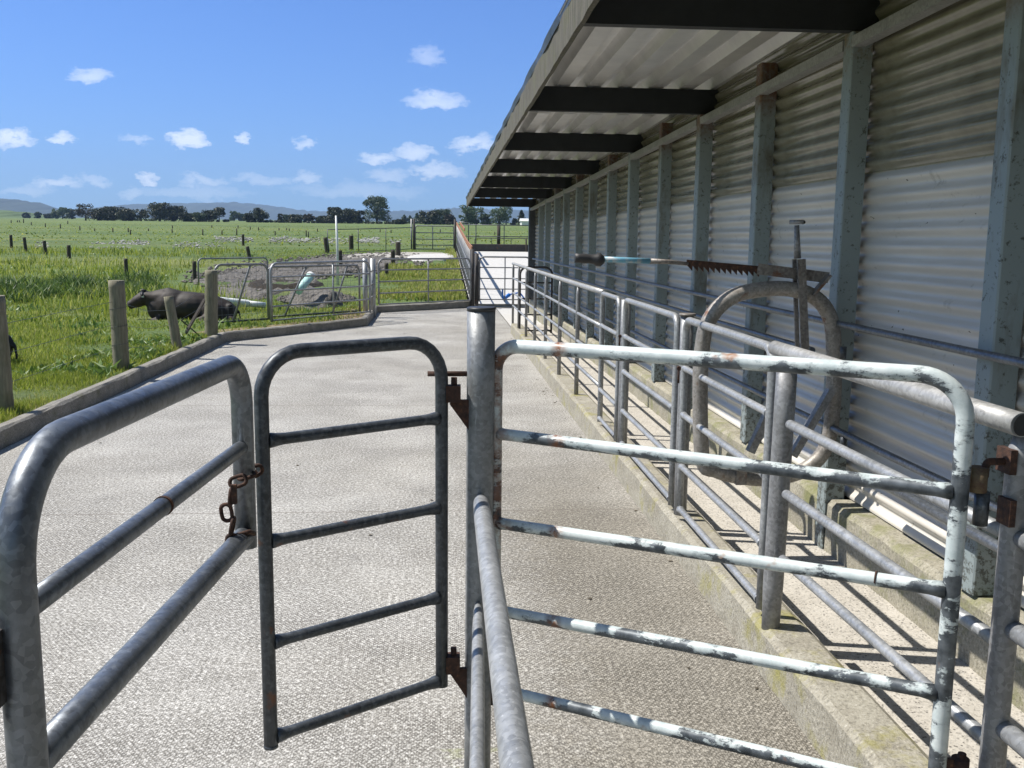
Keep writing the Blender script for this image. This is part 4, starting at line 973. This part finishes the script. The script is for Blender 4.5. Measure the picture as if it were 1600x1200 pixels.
# ------------------------------------------------------------------ grass, weeds, stones
def blades(name, n, ya, yb, h0, h1, w, mat, seed, xl=-.62, xr=None, bend=.5, mask=None, dz=.10, xfun=None):
    rs = np.random.RandomState(seed)
    Y = np.exp(rs.uniform(np.log(ya), np.log(yb), n)); kxv = np.interp(Y, _KY, _KX) - .17
    x0 = np.minimum(Y * xl, kxv - 1.5); t = rs.uniform(0, 1, n); X = x0 + (kxv - x0) * t
    if xfun is not None: X = xfun(Y, t)
    cl = np.array([mnoise.noise(Vector((x * .9, y * .9, seed))) for x, y in zip(X, Y)])
    cl2 = np.array([mnoise.noise(Vector((x * .22, y * .22, seed + 5))) for x, y in zip(X, Y)])
    keep = np.ones(n, bool)
    if mask is not None: keep = mask(X, Y, cl, cl2)
    X, Y, cl, cl2 = X[keep], Y[keep], cl[keep], cl2[keep]; n = len(X)
    Z = np.interp(Y, _RY, _RZ) + dz
    h = rs.uniform(h0, h1, n) * (1 + .9 * cl + .5 * cl2) ; h = np.clip(h, h0 * .4, h1 * 1.8)
    wd = w * rs.uniform(.6, 1.3, n) * np.clip(Y / 12, .8, 6) ** .8
    a = rs.uniform(0, 2 * np.pi, n); dx, dy = np.cos(a), np.sin(a); ld = rs.uniform(0, 2 * np.pi, n); le = bend * h * rs.uniform(.1, 1, n)
    lx, ly = np.cos(ld) * le, np.sin(ld) * le
    b0 = np.stack([X - dx * wd / 2, Y - dy * wd / 2, Z], 1); b1 = np.stack([X + dx * wd / 2, Y + dy * wd / 2, Z], 1)
    m0 = np.stack([X - dx * wd * .4 + lx * .35, Y - dy * wd * .4 + ly * .35, Z + h * .6], 1); m1 = np.stack([X + dx * wd * .4 + lx * .35, Y + dy * wd * .4 + ly * .35, Z + h * .6], 1)
    tp = np.stack([X + lx, Y + ly, Z + h * .95], 1)
    V = np.stack([b0, b1, m1, m0, tp], 1).reshape(-1, 3); i = np.arange(n)[:, None] * 5
    Fc = np.concatenate([i + np.array([[0, 1, 2]]), i + np.array([[0, 2, 3]]), i + np.array([[3, 2, 4]])], 0)
    return np_mesh(name, V, Fc, mat)
def notmud(X, Y, cl, cl2):
    keep = np.ones(len(X), bool)
    # keep the mud yard and the track free of grass (world-space regions)
    for (cx, cy, rx, ry) in MUDS: keep &= ((X - cx) / rx) ** 2 + ((Y - cy) / ry) ** 2 > 1
    return keep
def ell(x, y, rx, ry): p = G(x, y); return (p.x, p.y, rx, ry)
MUDS = [ell(405, 436, 2.2, 4.0), ell(450, 425, 3.2, 6), ell(530, 415, 2.6, 6), ell(590, 408, 2.4, 5), ell(495, 472, .9, 1.2), ell(447, 453, 1.0, 1.6)]
o = blades('grass', 180000, 3.0, 46, .045, .11, .010, GRASS, 1, mask=notmud); tag(o, 'long green grass of the pasture behind the kerb', 'grass', kind='stuff')
o = blades('tall_grass', 22000, 18, 44, .12, .32, .012, GRASS, 2, bend=.7, mask=lambda X, Y, a, b_: notmud(X, Y, a, b_) & (a + b_ > -.1) & (X < -.2 * Y)); tag(o, 'taller rank grass farther out in the pasture', 'grass', kind='stuff')
o = blades('dry_grass', 26000, 4.0, 46, .05, .13, .007, GRASSY, 3, mask=lambda X, Y, a, b_: notmud(X, Y, a, b_) & (b_ > 0)); tag(o, 'yellowish grass among the green', 'grass', kind='stuff')
o = blades('paddock_grass', 26000, 22.95, 46, .06, .20, .016, GRASSY, 4, xfun=lambda Y, t: -1.9 + t * 2.5, mask=lambda X, Y, a, b_: ((Y < 35) | (X > .2)) & (X < .6)); tag(o, 'yellow-green weedy grass behind the dark-railed gate', 'grass', kind='stuff')
o = blades('weed_leaves', 14000, 7.0, 40, .05, .13, .030, WEED, 5, bend=1.2, mask=lambda X, Y, a, b_: notmud(X, Y, a, b_) & (a > .12)); tag(o, 'broad-leaved weeds in patches in the pasture', 'weeds', kind='stuff')
o = blades('ditch_grass', 26000, 21.5, 31, .18, .38, .018, WEED_DK, 11, bend=.9, mask=lambda X, Y, a, b_: (X < -.33 * Y + 1.2) & (Y > 22.5 + 1.5 * a) & (Y < 28 + 3 * b_) & notmud(X, Y, a, b_)); tag(o, 'dark rank growth along the ditch behind the cow', 'grass', kind='stuff')
o = blades('kerb_weeds', 900, 9.5, 14, .06, .14, .06, WEED, 12, bend=1.4, xfun=lambda Y, t: -3.5 - t * .9, mask=lambda X, Y, a, b_: a > -.1); tag(o, 'broad leafy weeds against the kerb between the wooden posts', 'weeds', kind='stuff')
def debris():
    R = random.Random(31); V = []; Fc = []
    for i in range(60):
        Y = math.exp(R.uniform(math.log(2.7), math.log(18))); X = R.uniform(kx(Y) + .1, 1.15) if R.random() < .6 else 1.17 - abs(R.gauss(0, .06)); s_ = R.uniform(.003, .008) * (1 + Y * .06); a = R.uniform(0, 6.3); o = len(V)
        n = 6
        for k in range(n):
            t_ = a + 6.283 * k / n; V.append((X + math.cos(t_) * s_ * R.uniform(.6, 1.8), Y + math.sin(t_) * s_ * R.uniform(.6, 1.5), .003 + R.uniform(0, .002)))
        V.append((X, Y, .008)); Fc += [(o + k, o + (k + 1) % n, o + n) for k in range(n)]
    return np_mesh('dung_crumbs', np.array(V), np.array(Fc), m_simple('dry_dung', (.05, .04, .028), (.12, .10, .07), 30, .9))
tag(debris(), 'scattered dark crumbs of dirt on the yard concrete', 'crumbs', kind='stuff')
def kerbgrass(Y, t): return np.interp(Y, _KY, _KX) - .13 - t ** 2 * .35
o = blades('kerb_grass', 9000, 5, 22, .03, .09, .006, GRASSY, 6, xfun=kerbgrass, dz=.08); tag(o, 'dry tufts hanging over the left kerb', 'grass', kind='stuff')
# distant textured clumps
o = blades('far_grass', 9000, 48.5, 200, .04, .12, .03, GRASS, 8, xl=-.6, xfun=lambda Y, t: (-.62 + t * .85) * Y, bend=1.2); tag(o, 'grass of the far pasture', 'grass', kind='stuff')
# leaf litter strip along the kerb near the yard gate
rows = []
for Y in np.arange(15.05, 22.8, .25): rows.append([(kx(Y) - .12 - d, Y, .135 + .01 * mnoise.noise(Vector((Y * 3, d * 9, 0)))) for d in (0, .25, .5)])
sheet('litter_strip', rows, LITTER)
# rubble
def stones(name, spots, seed, label):
    R = random.Random(seed); V = []; Fc = []
    ico = [(0, 0, 1), (.9, 0, .35), (.28, .85, .4), (-.72, .53, .3), (-.72, -.53, .4), (.28, -.85, .3), (.72, .53, -.4), (-.28, .85, -.35), (-.9, 0, -.4), (-.28, -.85, -.4), (.72, -.53, -.35), (0, 0, -1)]
    fi = [(0,1,2),(0,2,3),(0,3,4),(0,4,5),(0,5,1),(1,6,2),(2,7,3),(3,8,4),(4,9,5),(5,10,1),(2,6,7),(3,7,8),(4,8,9),(5,9,10),(1,10,6),(11,7,6),(11,8,7),(11,9,8),(11,10,9),(11,6,10)]
    for (xa, xb, ya, yb, n) in spots:
        for _ in range(int(n * 2.4)):
            p = G(R.uniform(xa, xb), R.triangular(ya, yb, (ya + yb) / 2)); s = R.uniform(.02, .07) * (p.y / 60) * 1.1; o = len(V)
            a = R.uniform(0, 6.3)
            for v in ico:
                q = Vector(v) * s * R.uniform(.7, 1.2); q = Matrix.Rotation(a, 3, 'Z') @ Vector((q.x * 1.5, q.y, q.z * .6)); V.append(tuple(p + q + Vector((0, 0, s * .9))))
            Fc += [tuple(i + o for i in f) for f in fi]
    o = np_mesh(name, np.array(V), np.array(Fc), STONE); return tag(o, label, 'rubble', kind='stuff')
stones('rubble', [(55, 75, 380, 391, 30), (140, 205, 379, 392, 80), (175, 235, 376, 387, 60), (270, 350, 378, 391, 50), (335, 395, 370, 380, 80), (420, 500, 371, 381, 110), (505, 545, 372, 382, 35), (558, 592, 372, 382, 80), (610, 626, 374, 384, 20)], 4, 'white stone rubble scattered in bands across the pasture')
# dark clods over the mud yard
def clods():
    R = random.Random(12); V = []; Fc = []
    for _ in range(2600):
        cx, cy, rx, ry = R.choice(MUDS); a = R.uniform(0, 6.28); q = math.sqrt(R.random()) * .95
        x, y = cx + math.cos(a) * rx * q, cy + math.sin(a) * ry * q; s = R.uniform(.02, .085); z = ramp(y) + .2; o = len(V)
        for v in ((1, 0, 0), (0, 1, 0), (-1, 0, 0), (0, -1, 0), (0, 0, 1), (0, 0, -1)): V.append((x + v[0] * s * R.uniform(.7, 1.6), y + v[1] * s * R.uniform(.7, 1.6), z + v[2] * s * .7 + R.uniform(-.01, .01)))
        Fc += [tuple(o + i for i in f) for f in ((0,1,4),(1,2,4),(2,3,4),(3,0,4),(1,0,5),(2,1,5),(3,2,5),(0,3,5))]
    return np_mesh('mud_clods', np.array(V), np.array(Fc), MUD)
tag(clods(), 'clods of dry grey mud in the trampled yard', 'clods', kind='stuff')

# ------------------------------------------------------------------ trees
def tree(x, w, yt, yb, D, label, mat, kind='round', seed=0, cat='tree', trunk=.2, dens=1.0, name='tree'):
    R = random.Random(seed * 7 + 3); p = un(x, 400, Y=D); gz = ramp(D) + .1; W_ = w * D / F_PX * 1.2; Ht = max(.9, (zat(yt, D, x) - gz) * 1.05)
    t = thing(name, (p.x, D, gz), label, cat, 'trees along the pasture edge')
    zc0 = gz + Ht * trunk
    lumps = []
    if kind == 'cone':
        for i in range(12):
            f = i / 11; lumps.append((Vector((p.x + R.uniform(-.1, .1) * W_ * (1 - f), D + R.uniform(-.1, .1) * W_, zc0 + (gz + Ht - zc0) * (f * .93 + .04))), W_ * .5 * (1.02 - f) * R.uniform(.75, 1.1) + .3, .9))
    elif kind == 'hedge':
        for i in range(int(10 + w / 3)):
            f = R.random(); hh = R.uniform(.55, 1) * Ht; lumps.append((Vector((p.x + (f - .5) * W_, D + R.uniform(-2, 2), gz + hh * .5)), hh * .55, 1.0))
    else:
        n = int(20 + 10 * dens)
        for i in range(n):
            a = R.uniform(0, 6.28); f = R.random(); e = math.sqrt(R.random()) * .42 * W_ * math.sin(math.pi * (.18 + .72 * f)) ** .6
            rr = W_ * R.uniform(.09, .20); zz = zc0 + (gz + Ht - zc0) * f
            zz = min(zz, gz + Ht - rr * .75); zz = max(zz, zc0 + rr * .4)
            lumps.append((Vector((p.x + math.cos(a) * e, D + math.sin(a) * e, zz)), rr, .8))
    V = []; Fc = []; s0 = max(.10, D / F_PX * .95); Ht = max(Ht, .8)
    for c, r, sq in lumps:
        n = int(90 * dens * (1.0 if kind != 'hedge' else .8))
        for _ in range(n):
            v = Vector((R.gauss(0, 1), R.gauss(0, 1), R.gauss(0, 1))).normalized() * r * R.uniform(.55, 1.08); v.z *= sq
            q = c + v
            if q.z < gz + .1: continue
            s = s0 * R.uniform(.6, 1.5); u = Vector((R.gauss(0, 1), R.gauss(0, 1), R.gauss(0, .7))).normalized(); w2 = u.cross(Vector((R.gauss(0, 1), R.gauss(0, 1), R.gauss(0, 1)))).normalized()
            o = len(V); V += [tuple(q + u * s), tuple(q + w2 * s * .7), tuple(q - u * s), tuple(q - w2 * s * .7)]; Fc.append((o, o + 1, o + 2, o + 3))
    off = np.array([p.x, D, gz]); ob = np_mesh('crown', np.array(V) - off, np.array(Fc), mat); ob.parent = t
    if kind != 'hedge':
        m = MB(); tr = max(.18, W_ * .035); c0_ = Vector((p.x, D, gz - .2)); top = Vector((p.x, D, gz + Ht * .7))
        m.tube([c0_, c0_.lerp(top, .4) + Vector((W_ * R.uniform(-.05, .05), 0, 0)), top], [tr * 1.3, tr, tr * .3], 7)
        for c, r, sq in R.sample(lumps, min(7, len(lumps))):
            s_ = c0_.lerp(top, R.uniform(.3, .7)); m.tube([s_, s_.lerp(c, .5) + Vector((0, 0, -r * .2)), c], [tr * .5, tr * .35, tr * .12], 5)
        m.build('trunk', BARK, t)
    return t
T = [
 (137, 26, 320, 350, 290, 'single open tree with leaning trunk and reddish tint at the left', LF_BROWN, 'round', .30, .55),
 (161, 32, 327, 351, 300, 'dark evergreen directly right of the open leaning tree', LF_DARK, 'round', .05, 1.3), (180, 36, 324, 351, 305, 'middle crown of the left dark evergreen block', LF_DARK, 'round', .05, 1.3), (199, 26, 327, 351, 300, 'right-hand crown of the left dark evergreen block', LF_DARK, 'round', .05, 1.2),
 (91, 16, 327, 345, 520, 'pale poplar left end of the hazy far clump', LF_PALE, 'round', .1, .7), (101, 16, 325, 345, 530, 'second pale poplar of the hazy far clump', LF_PALE, 'round', .1, .7), (111, 15, 327, 345, 520, 'darker round tree at the right of the hazy far clump', LF_MID, 'round', .1, .7), (117, 9, 328, 345, 500, 'slim dark tree between hazy clump and leaning tree', LF_DARK, 'round', .1, .7),
 (62, 10, 332, 343, 600, 'small lone tree on the green rise at far left', LF_MID, 'round', .1, .6), (45, 12, 333, 341, 640, 'low dark bush on the green rise', LF_DARK, 'round', .05, .6), (80, 12, 334, 344, 600, 'dark bushy tree at the foot of the green rise', LF_DARK, 'round', .05, .6),
 (223, 24, 328, 350, 300, 'small gnarled tree standing alone between dark blocks', LF_DARK, 'round', .25, .55),
 (210, 10, 334, 350, 420, 'greyish tree behind the gap left of the gnarled tree', LF_MID, 'round', .1, .6),
 (252, 38, 318, 352, 300, 'tallest dark tree of the left-centre block', LF_DARK, 'round', .16, 1.4), (274, 34, 323, 352, 305, 'broad dark tree right of the tallest in its block', LF_DARK, 'round', .12, 1.4), (291, 22, 333, 352, 300, 'low dark end tree of the left-centre block', LF_DARK, 'round', .05, 1.0),
 (311, 22, 333, 351, 300, 'rounded tree left of the forked one above the hedge', LF_MID, 'round', .1, .9), (328, 26, 329, 350, 303, 'dark spreading tree above the left hedge', LF_DARK, 'round', .15, .9), (344, 20, 325, 350, 300, 'forked tree with cut-back right side above the hedge', LF_DARK, 'round', .3, .8),
 (368, 18, 331, 349, 520, 'grey hazy tree in the gap before the twin trees', LF_PALE, 'round', .1, .7), (381, 16, 335, 349, 520, 'low hazy tree touching the twin trees', LF_MID, 'round', .1, .7),
 (390, 16, 334, 351, 300, 'smaller left tree of the twin dark trees', LF_DARK, 'round', .1, .9), (407, 24, 326, 351, 300, 'larger right tree of the twin dark trees', LF_DARK, 'round', .15, 1.0),
 (440, 8, 335, 350, 310, 'slim upright dark tree above the centre hedge', LF_DARK, 'round', .1, .7), (448, 9, 336, 350, 420, 'slim hazy tree right of the slim dark one', LF_MID, 'round', .1, .6), (463, 26, 336, 353, 300, 'dome-shaped dark tree left of centre', LF_DARK, 'round', .0, 1.2), (484, 16, 335, 353, 300, 'small bronze tree with visible trunk before the big dark block', LF_BROWN, 'round', .2, .7),
 (510, 26, 338, 355, 300, 'low left shoulder of the big dark block', LF_DARK, 'round', .0, 1.2), (524, 28, 325, 355, 300, 'pointed tallest crown of the big dark block', LF_DARK, 'round', .0, 1.3), (545, 34, 327, 355, 304, 'right-hand crown of the big dark block', LF_DARK, 'round', .0, 1.4), (561, 18, 330, 355, 300, 'last dark crown beside the tall round tree', LF_DARK, 'round', .0, 1.0),
 (591, 44, 308, 352, 320, 'tall round grey-green tree, highest in the tree line', LF_MID, 'round', .12, 1.7),
 (625, 18, 343, 357, 290, 'small dark bush at the right foot of the tall round tree', LF_DARK, 'round', .0, 1.0),
 (632, 10, 337, 354, 450, 'leftmost of the hazy pines', LF_MID, 'cone', .1, .6), (641, 10, 338, 354, 450, 'second of the hazy pines', LF_MID, 'cone', .1, .6), (652, 12, 334, 354, 460, 'third and tallest of the hazy pines', LF_MID, 'cone', .1, .6), (660, 10, 333, 354, 450, 'rightmost of the hazy pines', LF_MID, 'cone', .1, .6),
 (670, 32, 330, 356, 300, 'dark pointed tree left of the orange fence board', LF_DARK, 'round', .0, 1.4), (693, 28, 328, 356, 310, 'green round tree behind the orange fence board', LF_MID, 'round', .05, 1.2), (702, 18, 336, 356, 300, 'bronze-tinted tree low behind the orange fence board', LF_BROWN, 'round', .05, 1.0),
 (729, 30, 321, 355, 310, 'pale willow left of the shed eave, first crown', LF_PALE, 'round', .1, 1.0), (744, 28, 325, 355, 315, 'pale willow left of the shed eave, second crown', LF_PALE, 'round', .1, .9), (759, 18, 335, 355, 310, 'upright green tree between the willows', LF_MID, 'round', .05, 1.0),
 (780, 32, 325, 357, 310, 'tall willow just under the shed eave tip', LF_PALE, 'round', .1, 1.1), (790, 20, 320, 350, 318, 'thin upper crown rising behind the eave-tip willow', LF_PALE, 'round', .3, .5), (803, 12, 342, 357, 310, 'small dark tree before the conifer at the shed', LF_DARK, 'round', .0, .8), (814, 15, 330, 357, 305, 'dark pointed conifer beside the shed corner', LF_DARK, 'cone', .02, 1.1)]
for i, (x, w, yt, yb, D, lab, mat, kind, trk, dens) in enumerate(T): tree(x, w, yt, yb, D, lab, mat, kind, i + 1, 'tree', trk, dens)
Hh = [(326, 60, 344, 300, 'clipped dark hedge under the forked tree', LF_DARK), (420, 50, 345, 300, 'low hedge right of the twin trees', LF_DARK), (500, 30, 347, 298, 'low scrub before the big dark block', LF_DARK), (600, 50, 347, 296, 'low scrubby hedge below the tall round tree', LF_DARK), (225, 40, 348, 330, 'low bank of scrub behind the gnarled tree', LF_MID), (440, 60, 349, 340, 'faint scrub line in the centre of the tree line', LF_MID), (640, 40, 350, 380, 'faint far scrub below the hazy pines', LF_MID)]
for i, (x, w, yt, D, lab, mat) in enumerate(Hh): tree(x, w, yt, 352, D, lab, mat, 'hedge', 100 + i, 'hedge', 0, .8, name='hedge')
o = MB(); p = un(826, 352, Y=280); o.box((p.x - 2, 280, ramp(280)), (p.x + 6, 286, ramp(280) + 1.5)); o.add([(p.x - 2.3, 279.7, ramp(280) + 1.5), (p.x + 6.3, 279.7, ramp(280) + 1.5), (p.x + 6.3, 286.3, ramp(280) + 1.5), (p.x - 2.3, 286.3, ramp(280) + 1.5), (p.x - 2.3, 283, ramp(280) + 2.3), (p.x + 6.3, 283, ramp(280) + 2.3)], [(0, 1, 5, 4), (3, 4, 5, 2), (0, 4, 3), (1, 2, 5), (0, 3, 2, 1)])
tag(o.build('far_shed', WHITEPL), 'tiny white farm building seen beside the shed corner', 'shed')

# ------------------------------------------------------------------ hills
def hill(name, prof, D, depth, mat, jag=0, seed=0):
    xs = np.arange(prof[0][0], prof[-1][0] + 1, 3.0); yy = np.interp(xs, [p[0] for p in prof], [p[1] for p in prof]); rows = []
    base = ramp(D - depth)
    for q in np.linspace(0, 1, 12):
        r = []
        for x, y in zip(xs, yy):
            Yd = D - depth * (1 - q) ; pk = un(x, y, Y=D); zt = pk.z + jag * mnoise.noise(Vector((x * .15, 0, seed))) + jag * .6 * mnoise.noise(Vector((x * .6, 0, seed)))
            prof_ = math.sin(q * math.pi / 2) ** 1.3; n_ = mnoise.noise(Vector((x * .06, q * 3, seed))) * (zt - base) * .10 * math.sin(q * math.pi)
            r.append((pk.x * (1 - (1 - q) * .02), Yd, base - 3 + (zt - base + 3) * prof_ + n_))
        rows.append(r)
    rows.append([(p[0], p[1] + depth, base - 3) for p in rows[-1]])
    return sheet(name, rows, mat)
hill('hill_range', [(-700, 300), (-300, 305), (-60, 318), (60, 330), (150, 328), (180, 324), (230, 320), (262, 319), (300, 318), (370, 317), (400, 319), (440, 324), (480, 330), (520, 331), (560, 331), (620, 330), (660, 329), (690, 327), (706, 325), (740, 327), (790, 328), (830, 330), (900, 329), (1200, 326), (1700, 320), (2300, 325)], 4600, 900, HILLM, 6, 2)
hill('wooded_hill', [(-900, 290), (-300, 300), (-60, 308), (0, 311), (25, 312), (45, 316), (66, 318), (80, 323), (92, 329), (110, 336), (130, 344), (150, 350)], 3000, 500, HILLM, 5, 4)
hill('green_rise', [(-400, 322), (-100, 325), (0, 329), (30, 331), (60, 335), (90, 341), (120, 347)], 800, 180, HILLG, 1.5, 7)

# ------------------------------------------------------------------ aerial haze
m = MB(); m.box((-5200, -150, -1.3), (5200, 6200, 420)); hz = m.build('haze', bpy.data.materials.new('haze'))
hm = hz.data.materials[0]; hm.use_nodes = True; hn = hm.node_tree; hn.nodes.clear()
ho = hn.nodes.new('ShaderNodeOutputMaterial'); hv = hn.nodes.new('ShaderNodeVolumePrincipled'); hn.links.new(hv.outputs[0], ho.inputs['Volume'])
hv.inputs['Color'].default_value = (.43, .64, 1.0, 1); hv.inputs['Density'].default_value = 1.5e-4; hv.inputs['Anisotropy'].default_value = .1
tag(hz, kind='stuff')
for o in list(bpy.data.objects):
    if '_w' in o: del o['_w']
